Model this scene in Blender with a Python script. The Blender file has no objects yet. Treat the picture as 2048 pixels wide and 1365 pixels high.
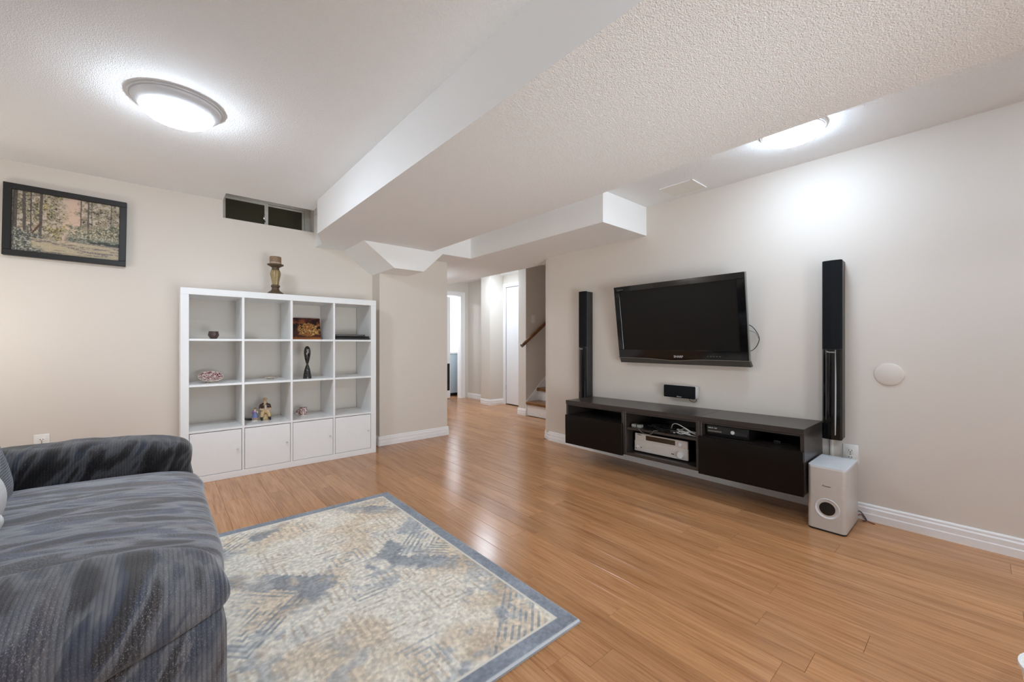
import bpy, bmesh, math, random
import numpy as np
from mathutils import Vector, Matrix, noise

random.seed(7)
np.random.seed(7)
scene = bpy.context.scene
COL = scene.collection

# ------------------------------------------------------------------ camera
CAM_YAW = math.radians(40.634)
cam_data = bpy.data.cameras.new('camera')
cam_data.sensor_fit = 'HORIZONTAL'
cam_data.sensor_width = 36.0
cam_data.lens = 811.0 / 2048.0 * 36.0
cam_data.shift_y = 5.2 / 2048.0
cam_data.clip_start = 0.02
cam = bpy.data.objects.new('camera', cam_data)
cam.location = (0.0, 0.0, 1.065)
cam.rotation_euler = (math.radians(90), 0.0, -CAM_YAW)
COL.objects.link(cam)
scene.camera = cam

# ------------------------------------------------------------------ world, exposure
world = bpy.data.worlds.new('night_world')
world.use_nodes = True
world.node_tree.nodes['Background'].inputs[0].default_value = (0.02, 0.025, 0.03, 1)
world.node_tree.nodes['Background'].inputs[1].default_value = 0.15
scene.world = world
scene.view_settings.view_transform = 'Standard'
scene.view_settings.look = 'None'
scene.view_settings.gamma = 1.0
scene.view_settings.use_curve_mapping = False
scene.view_settings.exposure = 2.2
scene.cycles.max_bounces = 8
scene.cycles.diffuse_bounces = 6
scene.cycles.glossy_bounces = 3
scene.cycles.caustics_reflective = False
scene.cycles.caustics_refractive = False
scene.cycles.sample_clamp_indirect = 8.0

LAMP_PAINTING_SIDE = 19.0     # emission of the dome lamps' lenses
LAMP_TV_SIDE = 11.0
FILL_BEHIND_LEFT = 27.0  # added dome out of view, brightens the sofa side of the room
FILL_BEHIND_RIGHT = 15.0  # added dome out of view, brightens the television side
LAMP_HALL = 18.0
LAMP_CORRIDOR = 12.0
LAMP_FAR = 16.0
LAMP_GLOBE = 5.4             # globe floor lamp in the corner left of the painting (its light throws the frame's shadow up the wall)

# added soft area light low behind the camera, fills ceilings and far walls
fill_data = bpy.data.lights.new('soft_fill', 'AREA')
fill_data.shape = 'DISK'
fill_data.size = 1.3
fill_data.energy = 4.2
fill_data.spread = math.radians(75)
fill_data.color = (0.88, 0.95, 1.0)
fill = bpy.data.objects.new('soft_fill', fill_data)
fill.location = (0.95, -1.4, 0.5)
fill.rotation_euler = (Vector((2.2, 3.6, 1.8)) - Vector(fill.location)).to_track_quat('-Z', 'Y').to_euler()
COL.objects.link(fill)

# ------------------------------------------------------------------ helpers
def lin(c):
    out = []
    for v in c[:3]:
        v = v / 255.0
        out.append(v / 12.92 if v <= 0.04045 else ((v + 0.055) / 1.055) ** 2.4)
    return (out[0], out[1], out[2], 1.0)

def new_bm():
    return bmesh.new()

def add_box(bm, x0, x1, y0, y1, z0, z1, bevel=0.0, seg=1):
    vs = [bm.verts.new((x, y, z)) for z in (z0, z1) for y in (y0, y1) for x in (x0, x1)]
    f = [(0, 2, 3, 1), (4, 5, 7, 6), (0, 1, 5, 4), (2, 6, 7, 3), (0, 4, 6, 2), (1, 3, 7, 5)]
    faces = [bm.faces.new([vs[i] for i in q]) for q in f]
    if bevel > 0:
        edges = set()
        for fc in faces:
            edges.update(fc.edges)
        bmesh.ops.bevel(bm, geom=list(edges), offset=bevel, segments=seg, affect='EDGES', profile=0.5)
    return bm

def box(x0, x1, y0, y1, z0, z1, bevel=0.0, seg=1):
    return add_box(new_bm(), min(x0, x1), max(x0, x1), min(y0, y1), max(y0, y1), min(z0, z1), max(z0, z1), bevel, seg)

def add_prism(bm, pts, lo, hi, axis='z'):
    """extrude a 2-D outline along an axis: z -> (x,y), y -> (x,z), x -> (y,z)"""
    def P(p, t):
        if axis == 'z':
            return (p[0], p[1], t)
        if axis == 'y':
            return (p[0], t, p[1])
        return (t, p[0], p[1])
    a = [bm.verts.new(P(p, lo)) for p in pts]
    b = [bm.verts.new(P(p, hi)) for p in pts]
    n = len(pts)
    bm.faces.new(a)
    bm.faces.new(b)
    for i in range(n):
        bm.faces.new((a[i], a[(i + 1) % n], b[(i + 1) % n], b[i]))
    bmesh.ops.recalc_face_normals(bm, faces=bm.faces)
    return bm

def prism(pts, lo, hi, axis='z'):
    return add_prism(new_bm(), pts, lo, hi, axis)

def lathe(profile, center=(0, 0, 0), axis='z', seg=40, flute=None):
    """profile: list of (radius, height)"""
    bm = new_bm()
    rings = []
    cx, cy, cz = center
    for r, h in profile:
        ring = []
        for k in range(seg):
            a = 2 * math.pi * k / seg
            rr = r * (1 + (flute(a, h) if flute else 0))
            p = (rr * math.cos(a), rr * math.sin(a), h)
            if axis == 'x':
                p = (p[2], p[0], p[1])
            elif axis == 'y':
                p = (p[0], p[2], p[1])
            ring.append(bm.verts.new((p[0] + cx, p[1] + cy, p[2] + cz)))
        rings.append(ring)
    for a, b in zip(rings[:-1], rings[1:]):
        for k in range(seg):
            bm.faces.new((a[k], a[(k + 1) % seg], b[(k + 1) % seg], b[k]))
    if profile[0][0] > 1e-6:              # an open ring profile closes on itself
        a, b = rings[-1], rings[0]
        for k in range(seg):
            bm.faces.new((a[k], a[(k + 1) % seg], b[(k + 1) % seg], b[k]))
    bmesh.ops.remove_doubles(bm, verts=bm.verts, dist=1e-6)
    bmesh.ops.recalc_face_normals(bm, faces=bm.faces)
    return bm

def catmull(pts, n=8):
    P = [Vector(p) for p in pts]
    out = []
    for i in range(len(P) - 1):
        p0 = P[max(i - 1, 0)]; p1 = P[i]; p2 = P[i + 1]; p3 = P[min(i + 2, len(P) - 1)]
        for k in range(n):
            t = k / n
            out.append(0.5 * ((2 * p1) + (p2 - p0) * t + (2 * p0 - 5 * p1 + 4 * p2 - p3) * t * t + (3 * p1 - p0 - 3 * p2 + p3) * t ** 3))
    out.append(P[-1])
    return out

def tube(pts, r, seg=8, smooth_n=8, bm=None):
    bm = bm or new_bm()
    path = catmull(pts, smooth_n) if smooth_n else [Vector(p) for p in pts]
    rings = []
    up = Vector((0.13, 0.31, 0.94)).normalized()
    for i, p in enumerate(path):
        d = (path[min(i + 1, len(path) - 1)] - path[max(i - 1, 0)]).normalized()
        a = d.cross(up)
        if a.length < 1e-3:
            a = d.cross(Vector((1, 0, 0)))
        a.normalize()
        b = d.cross(a).normalized()
        rings.append([bm.verts.new(p + (a * math.cos(2 * math.pi * k / seg) + b * math.sin(2 * math.pi * k / seg)) * r) for k in range(seg)])
    for A, B in zip(rings[:-1], rings[1:]):
        for k in range(seg):
            bm.faces.new((A[k], A[(k + 1) % seg], B[(k + 1) % seg], B[k]))
    bm.faces.new(rings[0])
    bm.faces.new(rings[-1])
    bmesh.ops.recalc_face_normals(bm, faces=bm.faces)
    return bm

def smooth_mesh(me, angle=35):
    for p in me.polygons:
        p.use_smooth = True
    me.set_sharp_from_angle(angle=math.radians(angle))

def world_loc(o):
    v = Vector((0, 0, 0))
    while o is not None:
        v += o.location
        o = o.parent
    return v

def obj(name, bm, mat, parent=None, smooth=None, origin=None):
    """link a bmesh (in room coordinates) as ONE mesh object; with a parent the coordinates become local to it"""
    me = bpy.data.meshes.new(name)
    bm.normal_update()
    bm.to_mesh(me)
    bm.free()
    return obj_me(name, me, mat, parent, smooth, origin)

def obj_me(name, me, mat, parent=None, smooth=None, origin=None):
    o = bpy.data.objects.new(name, me)
    COL.objects.link(o)
    for m in (mat if isinstance(mat, (list, tuple)) else [mat]):
        me.materials.append(m)
    off = world_loc(parent) if parent is not None else Vector((0, 0, 0))
    if origin is not None:
        o.location = Vector(origin) - off
        off = Vector(origin)
    if off.length > 0:
        me.transform(Matrix.Translation(-off))
    if parent is not None:
        o.parent = parent
    if smooth:
        smooth_mesh(me, smooth if smooth is not True else 35)
    return o

def tag(o, label, cat, group=None):
    o['label'] = label
    o['category'] = cat
    if group:
        o['group'] = group
    return o

def thing(name, label, cat, loc=(0, 0, 0), group=None):
    o = bpy.data.objects.new(name, None)
    o.empty_display_size = 0.05
    o.location = loc
    COL.objects.link(o)
    return tag(o, label, cat, group)

def struct(name, bm, mat, parent=None, smooth=None, label=None):
    o = obj(name, bm, mat, parent, smooth)
    o['kind'] = 'structure'
    if label:
        o['label'] = label
    return o

def text_mesh(body, size, origin, right, up, depth=0.0006):
    cu = bpy.data.curves.new('lettering', 'FONT')
    cu.body = body
    cu.size = size
    cu.align_x = 'CENTER'
    cu.align_y = 'CENTER'
    cu.extrude = depth
    tmp = bpy.data.objects.new('lettering_tmp', cu)
    COL.objects.link(tmp)
    dg = bpy.context.evaluated_depsgraph_get()
    me = bpy.data.meshes.new_from_object(tmp.evaluated_get(dg))
    bpy.data.objects.remove(tmp)
    bpy.data.curves.remove(cu)
    r = Vector(right).normalized(); u = Vector(up).normalized(); n = r.cross(u)
    M = Matrix(((r.x, u.x, n.x, origin[0]), (r.y, u.y, n.y, origin[1]), (r.z, u.z, n.z, origin[2]), (0, 0, 0, 1)))
    me.transform(M)
    return me

def lettering(body, size, origin, right, up, mat, parent, name='lettering', depth=0.0006):
    me = text_mesh(body, size, origin, right, up, depth)
    me.materials.clear()
    return obj_me(name, me, mat, parent)

# ------------------------------------------------------------------ materials
MATS = {}
class NT:
    def __init__(self, name):
        self.m = bpy.data.materials.new(name)
        self.m.use_nodes = True
        self.t = self.m.node_tree
        self.b = self.t.nodes['Principled BSDF']
    def n(self, kind, **kw):
        nd = self.t.nodes.new(kind)
        for k, v in kw.items():
            setattr(nd, k, v)
        return nd
    def l(self, a, b):
        self.t.links.new(a, b)
    def coords(self, out='Object', scale=(1, 1, 1), rot=(0, 0, 0), loc=(0, 0, 0)):
        tc = self.n('ShaderNodeTexCoord')
        mp = self.n('ShaderNodeMapping')
        mp.inputs['Scale'].default_value = scale
        mp.inputs['Rotation'].default_value = rot
        mp.inputs['Location'].default_value = loc
        self.l(tc.outputs[out], mp.inputs['Vector'])
        return mp.outputs['Vector']
    def noise(self, vec, scale, detail=4, rough=0.5, dist=0.0):
        nd = self.n('ShaderNodeTexNoise')
        nd.inputs['Scale'].default_value = scale
        nd.inputs['Detail'].default_value = detail
        nd.inputs['Roughness'].default_value = rough
        nd.inputs['Distortion'].default_value = dist
        if vec is not None:
            self.l(vec, nd.inputs['Vector'])
        return nd.outputs['Fac']
    def ramp(self, fac, stops, interp='LINEAR'):
        r = self.n('ShaderNodeValToRGB')
        r.color_ramp.interpolation = interp
        el = r.color_ramp.elements
        while len(el) < len(stops):
            el.new(0.5)
        for e, (p, c) in zip(el, stops):
            e.position = p
            e.color = c
        self.l(fac, r.inputs['Fac'])
        return r.outputs['Color']
    def mix(self, fac, a, b, mode='MIX'):
        m = self.n('ShaderNodeMix', data_type='RGBA', blend_type=mode)
        for sock, v in ((m.inputs[0], fac), (m.inputs[6], a), (m.inputs[7], b)):
            if isinstance(v, (int, float)):
                sock.default_value = v
            elif isinstance(v, tuple):
                sock.default_value = v
            else:
                self.l(v, sock)
        return m.outputs[2]
    def bump(self, height, strength=0.2, dist=0.01, prev=None):
        b = self.n('ShaderNodeBump')
        b.inputs['Strength'].default_value = strength
        b.inputs['Distance'].default_value = dist
        self.l(height, b.inputs['Height'])
        if prev is not None:
            self.l(prev, b.inputs['Normal'])
        self.l(b.outputs['Normal'], self.b.inputs['Normal'])
        return b.outputs['Normal']
    def set(self, color=None, rough=None, metal=None, spec=None, coat=None, coat_rough=None):
        if color is not None:
            if isinstance(color, tuple):
                self.b.inputs['Base Color'].default_value = color
            else:
                self.l(color, self.b.inputs['Base Color'])
        if rough is not None:
            self.b.inputs['Roughness'].default_value = rough
        if metal is not None:
            self.b.inputs['Metallic'].default_value = metal
        if spec is not None:
            self.b.inputs['Specular IOR Level'].default_value = spec
        if coat is not None:
            self.b.inputs['Coat Weight'].default_value = coat
        if coat_rough is not None:
            self.b.inputs['Coat Roughness'].default_value = coat_rough
        return self

def plain(name, rgb, rough=0.5, metal=0.0, spec=0.5, coat=None, mottled=0.06, scale=30, bump=0.0):
    t = NT(name)
    c = lin(rgb)
    v = t.coords('Object')
    f = t.noise(v, scale, 1.5)
    dark = tuple(x * (1 - mottled) for x in c[:3]) + (1.0,)
    lite = tuple(min(1.0, x * (1 + mottled)) for x in c[:3]) + (1.0,)
    col = t.ramp(f, [(0.3, dark), (0.7, lite)])
    t.set(col, rough, metal, spec, coat)
    if bump:
        t.bump(t.noise(v, scale * 6, 3), bump, 0.002)
    MATS[name] = t.m
    return t.m

# wall paint (warm greige), ceiling popcorn, smooth white, trim
def paint(name, rgb):
    t = NT(name)
    v = t.coords('Object')
    c = lin(rgb)
    f = t.noise(v, 1.3, 1)
    col = t.ramp(f, [(0.25, tuple(x * 0.985 for x in c[:3]) + (1.0,)), (0.75, tuple(min(1, x * 1.01) for x in c[:3]) + (1.0,))])
    t.set(col, 0.62, spec=0.35)
    return t.m
M_WALL = paint('wall_paint', (221, 213, 203))
M_WALL_HALL = paint('hall_paint', (219, 213, 204))
M_SMOOTH = paint('smooth_white_paint', (242, 242, 241))

t = NT('popcorn_ceiling')
v = t.coords('Object')
t.set(lin((240, 240, 239)), 0.9, spec=0.15)
n1 = t.noise(v, 95, 3, 0.6)
n2 = t.noise(v, 210, 2, 0.5)
mx = t.n('ShaderNodeMath', operation='ADD')
t.l(n1, mx.inputs[0]); t.l(n2, mx.inputs[1])
t.bump(mx.outputs[0], 0.5, 0.008)
M_POP = t.m

M_PANEL = paint('access_panel_paint', (232, 231, 224))
M_TRIM = plain('trim_white', (240, 240, 240), 0.35, spec=0.5, mottled=0.01)
M_WHITE_LAM = plain('white_laminate', (236, 237, 237), 0.3, spec=0.5, mottled=0.008)
M_DOOR = plain('door_white', (238, 239, 241), 0.4, mottled=0.01)
M_PLASTIC_W = plain('white_plastic', (236, 235, 231), 0.35, mottled=0.01)
M_BLACK = plain('black_plastic', (20, 20, 21), 0.4, mottled=0.1)
M_GLOSS = plain('gloss_black', (9, 9, 10), 0.07, spec=0.5, mottled=0.05)
M_SCREEN = plain('lcd_screen', (15, 14, 12), 0.42, spec=0.25, mottled=0.04, scale=4)
M_GRILLE = plain('grille_cloth', (18, 20, 23), 0.8, spec=0.2, mottled=0.3, scale=900, bump=0.3)
M_SILVER = plain('silver_paint', (196, 191, 185), 0.34, metal=0.12, mottled=0.02)
M_SUBTOP = plain('subwoofer_top', (212, 214, 216), 0.3, mottled=0.01)
M_SILVER_D = plain('silver_dark', (120, 118, 115), 0.35, metal=0.5, mottled=0.03)
M_CHROME = plain('chrome', (215, 215, 215), 0.15, metal=1.0, mottled=0.02)
M_TRIMSILVER = plain('tv_silver_trim', (140, 138, 132), 0.3, metal=0.6, mottled=0.03)
M_TVGREY = plain('tv_grey_strip', (66, 64, 60), 0.38, metal=0.3, mottled=0.05)
M_LETTER = plain('letter_silver', (205, 205, 203), 0.4, mottled=0.01)
M_LETTER_D = plain('letter_dark', (70, 68, 66), 0.5, mottled=0.01)
M_DARKGLASS = plain('display_brown', (48, 36, 22), 0.12, mottled=0.05)
M_CABLE_B = plain('cable_black', (22, 22, 22), 0.45, mottled=0.05)
M_CABLE_W = plain('cable_white', (205, 205, 200), 0.4, mottled=0.03)
M_CABLE_R = plain('cable_red', (120, 62, 50), 0.45, mottled=0.05)
M_FRAME = plain('frame_black', (24, 24, 24), 0.45, mottled=0.15, scale=60)
M_ALU = plain('window_aluminium', (208, 206, 196), 0.45, metal=0.0, mottled=0.04)
M_LAMPRING = plain('lamp_ring', (206, 206, 207), 0.4, mottled=0.02)
M_BRASSDARK = plain('candle_bronze', (84, 66, 46), 0.5, mottled=0.5, scale=180, bump=0.5)
M_GOLDEN = plain('candle_gold', (148, 130, 92), 0.38, metal=0.25, mottled=0.2, scale=70)
M_WAX = plain('candle_wax', (132, 106, 82), 0.6, mottled=0.3, scale=120)
M_WAXLT = plain('candle_band', (170, 146, 122), 0.6, mottled=0.15, scale=120)
M_CUP = plain('dark_cup', (72, 52, 46), 0.3, mottled=0.35, scale=160)
M_STONE = None
M_PORCELAIN = plain('cream_porcelain', (222, 212, 196), 0.25, mottled=0.05)
M_ADAPTER = plain('adapter_grey', (150, 150, 142), 0.5, mottled=0.05)
M_DISH = plain('dish_glaze', (205, 196, 178), 0.25, mottled=0.08, scale=90)
M_SKIN = plain('figurine_face', (214, 184, 150), 0.4, mottled=0.08, scale=200)
M_JACKET = plain('figurine_jacket', (78, 52, 42), 0.35, mottled=0.35, scale=150)
M_SHIRT = plain('figurine_shirt', (200, 188, 168), 0.35, mottled=0.15, scale=200)
M_TROUSER = plain('figurine_trousers', (198, 170, 126), 0.35, mottled=0.2, scale=150)
M_SHOE = plain('figurine_shoes', (38, 34, 32), 0.3, mottled=0.1)
M_BLUE = plain('figurine_blue', (116, 124, 168), 0.35, mottled=0.2, scale=160)
M_PURPLE = plain('figurine_purple', (140, 100, 150), 0.35, mottled=0.2, scale=160)
M_HAIR = plain('figurine_hair', (128, 96, 66), 0.4, mottled=0.2, scale=200)
M_GREYBLUE = plain('grey_blue_cabinet', (176, 190, 200), 0.35, mottled=0.02)
M_BROWNFOOT = plain('brown_foot', (92, 58, 34), 0.4, mottled=0.2)
M_WELL = plain('window_well_soil', (92, 88, 68), 0.9, mottled=0.3, scale=8)
M_PLUSH = plain('white_plush', (222, 222, 222), 0.9, mottled=0.05, scale=60, bump=0.4)

# dark-brown cabinet veneer
t = NT('black_brown_veneer')
v = t.coords('Object', (90, 3, 90))
f = t.noise(v, 1.5, 4)
t.set(t.ramp(f, [(0.3, lin((44, 39, 36))), (0.75, lin((60, 53, 49)))]), 0.3, spec=0.5)
M_VENEER = t.m
M_DRAWER = plain('drawer_gloss_black_brown', (13, 10, 8), 0.2, spec=0.25, mottled=0.1, scale=6)

# stair and rail wood
def wood(name, a, b, scale=(3, 40, 40), rough=0.35):
    t = NT(name)
    v = t.coords('Object', scale)
    f = t.noise(v, 1.2, 5, 0.6, 0.4)
    t.set(t.ramp(f, [(0.3, lin(a)), (0.7, lin(b))]), rough)
    t.bump(f, 0.05, 0.003)
    return t.m
M_STAIR = wood('stair_oak', (104, 68, 36), (142, 98, 56), (40, 3, 40))
M_RAIL = wood('rail_oak', (96, 62, 34), (130, 88, 50))

# laminate floor: grain along Y, own tone and offset per plank
def floor_material(per_object):
    t = NT('laminate_floor' if per_object else 'laminate_floor_far')
    tc = t.n('ShaderNodeTexCoord')
    vec = tc.outputs['Object']
    oi = t.n('ShaderNodeObjectInfo')
    if per_object:
        add = t.n('ShaderNodeVectorMath', operation='ADD')
        sc_ = t.n('ShaderNodeVectorMath', operation='SCALE')
        cmb = t.n('ShaderNodeCombineXYZ')
        t.l(oi.outputs['Random'], cmb.inputs[0]); t.l(oi.outputs['Random'], cmb.inputs[1]); t.l(oi.outputs['Random'], cmb.inputs[2])
        sc_.inputs['Scale'].default_value = 37.0
        t.l(cmb.outputs[0], sc_.inputs[0])
        t.l(vec, add.inputs[0]); t.l(sc_.outputs[0], add.inputs[1])
        vec = add.outputs[0]
    def mapped(s):
        mp = t.n('ShaderNodeMapping')
        mp.inputs['Scale'].default_value = s
        t.l(vec, mp.inputs['Vector'])
        return mp.outputs['Vector']
    g1 = t.noise(mapped((26, 1.6, 1)), 1.0, 5, 0.62, 0.5)
    g2 = t.noise(mapped((110, 4.0, 1)), 1.0, 4, 0.65, 0.2)
    c1 = t.ramp(g1, [(0.28, lin((150, 100, 64))), (0.5, lin((192, 138, 92))), (0.74, lin((212, 162, 117)))])
    c2 = t.ramp(g2, [(0.32, lin((132, 84, 52))), (0.55, lin((200, 146, 100))), (0.8, lin((216, 164, 119)))])
    c = t.mix(0.4, c1, c2)
    tone = t.n('ShaderNodeMapRange')
    tone.inputs['To Min'].default_value = 0.82
    tone.inputs['To Max'].default_value = 1.02
    if per_object:
        t.l(oi.outputs['Random'], tone.inputs['Value'])
    else:
        tone.inputs['Value'].default_value = 0.5
    hsv = t.n('ShaderNodeHueSaturation')
    t.l(c, hsv.inputs['Color'])
    t.l(tone.outputs[0], hsv.inputs['Value'])
    t.set(hsv.outputs['Color'], 0.21, spec=0.4)
    return t.m
M_FLOOR = floor_material(True)
M_FLOOR_FAR = floor_material(False)
M_SUBFLOOR = plain('subfloor_gap', (60, 38, 24), 0.6)

# vertex-coloured prints
def print_material(name, rough=0.6, bump=0.0, bscale=300, sheen=0.0):
    t = NT(name)
    a = t.n('ShaderNodeAttribute')
    a.attribute_name = 'print'
    t.set(a.outputs['Color'], rough, spec=0.3)
    if bump:
        v = t.coords('Object')
        t.bump(t.noise(v, bscale, 3, 0.7), bump, 0.004)
    return t.m
M_PRINT = print_material('printed_picture', 0.4)
M_RUG = print_material('rug_pile', 0.95, 0.55, 260)
M_RUGEDGE = plain('rug_binding', (140, 142, 146), 0.95, mottled=0.1, scale=200)

# glass pane and lamps
t = NT('window_glass')
t.set(lin((70, 66, 50)), 0.06, spec=0.4)
t.b.inputs['Transmission Weight'].default_value = 0.25
M_GLASS = t.m

def emitter(name, rgb, strength):
    t = NT(name)
    t.set(lin((245, 245, 245)), 0.3)
    t.b.inputs['Emission Color'].default_value = lin(rgb)
    t.b.inputs['Emission Strength'].default_value = strength
    return t.m
LAMP_TINT = (226, 240, 255)
M_LENS_PAINTING = emitter('lens_glow_painting_side', LAMP_TINT, LAMP_PAINTING_SIDE)
M_LENS_TV = emitter('lens_glow_tv_side', (212, 233, 255), LAMP_TV_SIDE)
M_FILL_BEHIND_L = emitter('fill_glow_behind_left', (218, 236, 255), FILL_BEHIND_LEFT)
M_FILL_BEHIND_R = emitter('fill_glow_behind_right', (212, 233, 255), FILL_BEHIND_RIGHT)
M_LENS_HALL = emitter('lens_glow_hall', LAMP_TINT, LAMP_HALL)
M_LENS_CORRIDOR = emitter('lens_glow_corridor', LAMP_TINT, LAMP_CORRIDOR)
M_LENS_FAR = emitter('lens_glow_far_room', LAMP_TINT, LAMP_FAR)
M_GLOBE = emitter('globe_glow', (246, 246, 246), LAMP_GLOBE)
M_BULB = emitter('vanity_bulb_glow', (245, 248, 255), 14.0)

# speckled stone of the abstract sculpture
t = NT('speckled_black_stone')
v = t.coords('Object')
f = t.noise(v, 160, 3, 0.7)
t.set(t.ramp(f, [(0.45, lin((24, 24, 22))), (0.62, lin((60, 58, 52))), (0.72, lin((140, 136, 124)))]), 0.14)
M_STONE = t.m

# red-and-white transfer ware
t = NT('red_transfer_ware')
v = t.coords('Object')
f = t.noise(v, 75, 3, 0.6, 1.5)
t.set(t.ramp(f, [(0.47, lin((226, 212, 202))), (0.52, lin((132, 50, 58))), (0.7, lin((98, 34, 44)))]), 0.2)
M_REDWARE = t.m

# sofa fabric: brushed slate, charcoal and grey strokes with light flecks and corduroy ribs
def fabric(name, stroke_scale, rot, rib_dir, rib_strength, dark=1.0, fleck=0.62, soft=0.0):
    t = NT(name)
    tc = t.n('ShaderNodeTexCoord')
    mp = t.n('ShaderNodeMapping')
    mp.inputs['Scale'].default_value = stroke_scale
    mp0 = t.n('ShaderNodeMapping')
    mp0.inputs['Rotation'].default_value = rot
    t.l(tc.outputs['Object'], mp0.inputs['Vector'])
    t.l(mp0.outputs['Vector'], mp.inputs['Vector'])
    v = mp.outputs['Vector']
    f = t.noise(v, 1.0, 3.2, 0.52, 0.35)
    def D(c):
        return lin(tuple(x * dark for x in c))
    base = t.ramp(f, [(0.36, D((44, 43, 46))), (0.43, D((66, 63, 64))), (0.455, D((98, 99, 104))), (0.51, D((118, 118, 121))),
                      (0.535, D((84, 87, 97))), (0.585, D((66, 71, 86))), (0.61, D((58, 55, 56)))])
    # pinkish and olive hints
    f2 = t.noise(v, 1.7, 2, 0.5, 0.3)
    hint = t.ramp(f2, [(0.60, (0, 0, 0, 1)), (0.70, (0.45, 0.45, 0.45, 1))])
    base = t.mix(hint, base, D((98, 84, 80)))
    if soft:
        base = t.mix(soft, base, D((98, 98, 101)))
    # light woven flecks
    mpf = t.n('ShaderNodeMapping')
    mpf.inputs['Scale'].default_value = (560, 330, 330) if rib_dir == 'X' else (330, 560, 330)
    t.l(tc.outputs['Object'], mpf.inputs['Vector'])
    ff = t.noise(mpf.outputs['Vector'], 1.0, 3, 0.6)
    fl = t.ramp(ff, [(fleck - 0.06, (0, 0, 0, 1)), (fleck + 0.08, (0.6, 0.6, 0.6, 1))])
    big = t.noise(v, 0.8, 2)
    flm = t.mix(1.0, fl, t.ramp(big, [(0.35, (0.15, 0.15, 0.15, 1)), (0.65, (1, 1, 1, 1))]), 'MULTIPLY')
    col = t.mix(flm, base, lin((178, 178, 180)))
    # corduroy ribs
    w = t.n('ShaderNodeTexWave', wave_type='BANDS', bands_direction=rib_dir, wave_profile='SIN')
    w.inputs['Scale'].default_value = 1.0 / 0.0088 / 3.1831 
    w.inputs['Distortion'].default_value = 1.0
    w.inputs['Detail Scale'].default_value = 0.3
    t.l(tc.outputs['Object'], w.inputs['Vector'])
    valley = t.ramp(w.outputs['Fac'], [(0.0, (0.62, 0.62, 0.62, 1)), (0.45, (1, 1, 1, 1))])
    col = t.mix(min(1.0, rib_strength), col, t.mix(1.0, col, valley, 'MULTIPLY'))
    t.set(col, 0.85, spec=0.2)
    t.b.inputs['Sheen Weight'].default_value = 0.35
    t.b.inputs['Sheen Roughness'].default_value = 0.4
    nrm = t.bump(w.outputs['Fac'], 0.5 * rib_strength, 0.003)
    t.bump(ff, 0.25, 0.002, nrm)
    return t.m
M_FAB_ARM = fabric('sofa_fabric_arm', (13.0, 2.4, 3.0), (0, math.radians(-24), 0), 'X', 0.8, 1.0, 0.60, 0.15)
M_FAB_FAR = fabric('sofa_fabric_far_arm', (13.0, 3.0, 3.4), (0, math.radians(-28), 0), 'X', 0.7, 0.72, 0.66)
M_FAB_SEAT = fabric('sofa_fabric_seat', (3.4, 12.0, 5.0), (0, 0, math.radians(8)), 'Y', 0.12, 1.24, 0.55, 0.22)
M_FAB_BACK = fabric('sofa_fabric_back', (5.0, 3.0, 8.0), (0, math.radians(15), 0), 'Z', 0.9, 0.9)

# ------------------------------------------------------------------ room numbers
XL, XR = -1.35, 3.225          # left and right wall planes
YB, YF = -1.60, 4.29           # wall behind the camera, bookshelf wall
ZL, ZR, ZB = 2.305, 2.265, 2.015   # left ceiling, right ceiling, bulkhead underside
BX0, BX1 = 1.005, 2.10         # bulkhead sides
YBUMP, XBUMP0, XBUMP1 = 4.095, 1.70, 2.515
YEND = 3.25                    # end of the right wall (stair corner)
# ------------------------------------------------------------------ setting: floor
floor = struct('floor', box(XL - 0.1, 7.0, YB - 0.1, 7.9, -0.12, -0.010), M_SUBFLOOR, label='laminate wood floor of long brown planks')
PW, PL, PX0 = 0.127, 1.26, 1.445
plank_cache = {}
def plank_mesh(w, l):
    key = (round(w, 3), round(l, 3))
    if key not in plank_cache:
        bm = box(-w / 2, w / 2, -l / 2, l / 2, -0.010, 0.0, 0.0)
        top = [e for e in bm.edges if all(vv.co.z > -1e-6 for vv in e.verts)]
        bmesh.ops.bevel(bm, geom=top, offset=0.0011, segments=1, affect='EDGES')
        me = bpy.data.meshes.new('plank')
        bm.to_mesh(me); bm.free()
        me.materials.append(M_FLOOR)
        plank_cache[key] = me
    return plank_cache[key]
k0 = math.floor((XL - PX0) / PW)
row_off = {0: 0.44}
rnd = random.Random(3)
for k in range(k0, 40):
    x0, x1 = PX0 + k * PW, PX0 + (k + 1) * PW
    if x0 > 4.56:
        break
    x0c, x1c = max(x0, XL), min(x1, 4.56)
    if x1c <= 3.25:
        ya, yb = -0.55, (YF if x1c < 2.56 else 6.75)
    else:
        ya, yb = YEND - 0.02, 6.75
    if x1c < -0.75:
        ya = 2.0
    off = row_off.get(k, {3: 0.272, 2: 0.565}.get(k, rnd.random() * PL))
    y = off - PL * 4
    while y < yb:
        a, b = max(y, ya), min(y + PL, yb)
        if b - a > 0.05 and not (x1c < 0.0 and b < 1.0):
            me = plank_mesh(x1c - x0c - 0.0006, b - a - 0.0006)
            o = bpy.data.objects.new('plank', me)
            COL.objects.link(o)
            o.parent = floor
            o.location = ((x0c + x1c) / 2, (a + b) / 2, 0)
        y += PL
# part of the floor behind the camera and in the far room: plain laminate sheet at the same level
obj('laminate_sheet', box(XL, XR, YB, -0.552, -0.010, -0.0005), M_FLOOR_FAR, floor)
obj('laminate_sheet', box(2.56, 4.56, 6.752, 7.85, -0.010, -0.0005), M_FLOOR_FAR, floor)

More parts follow.
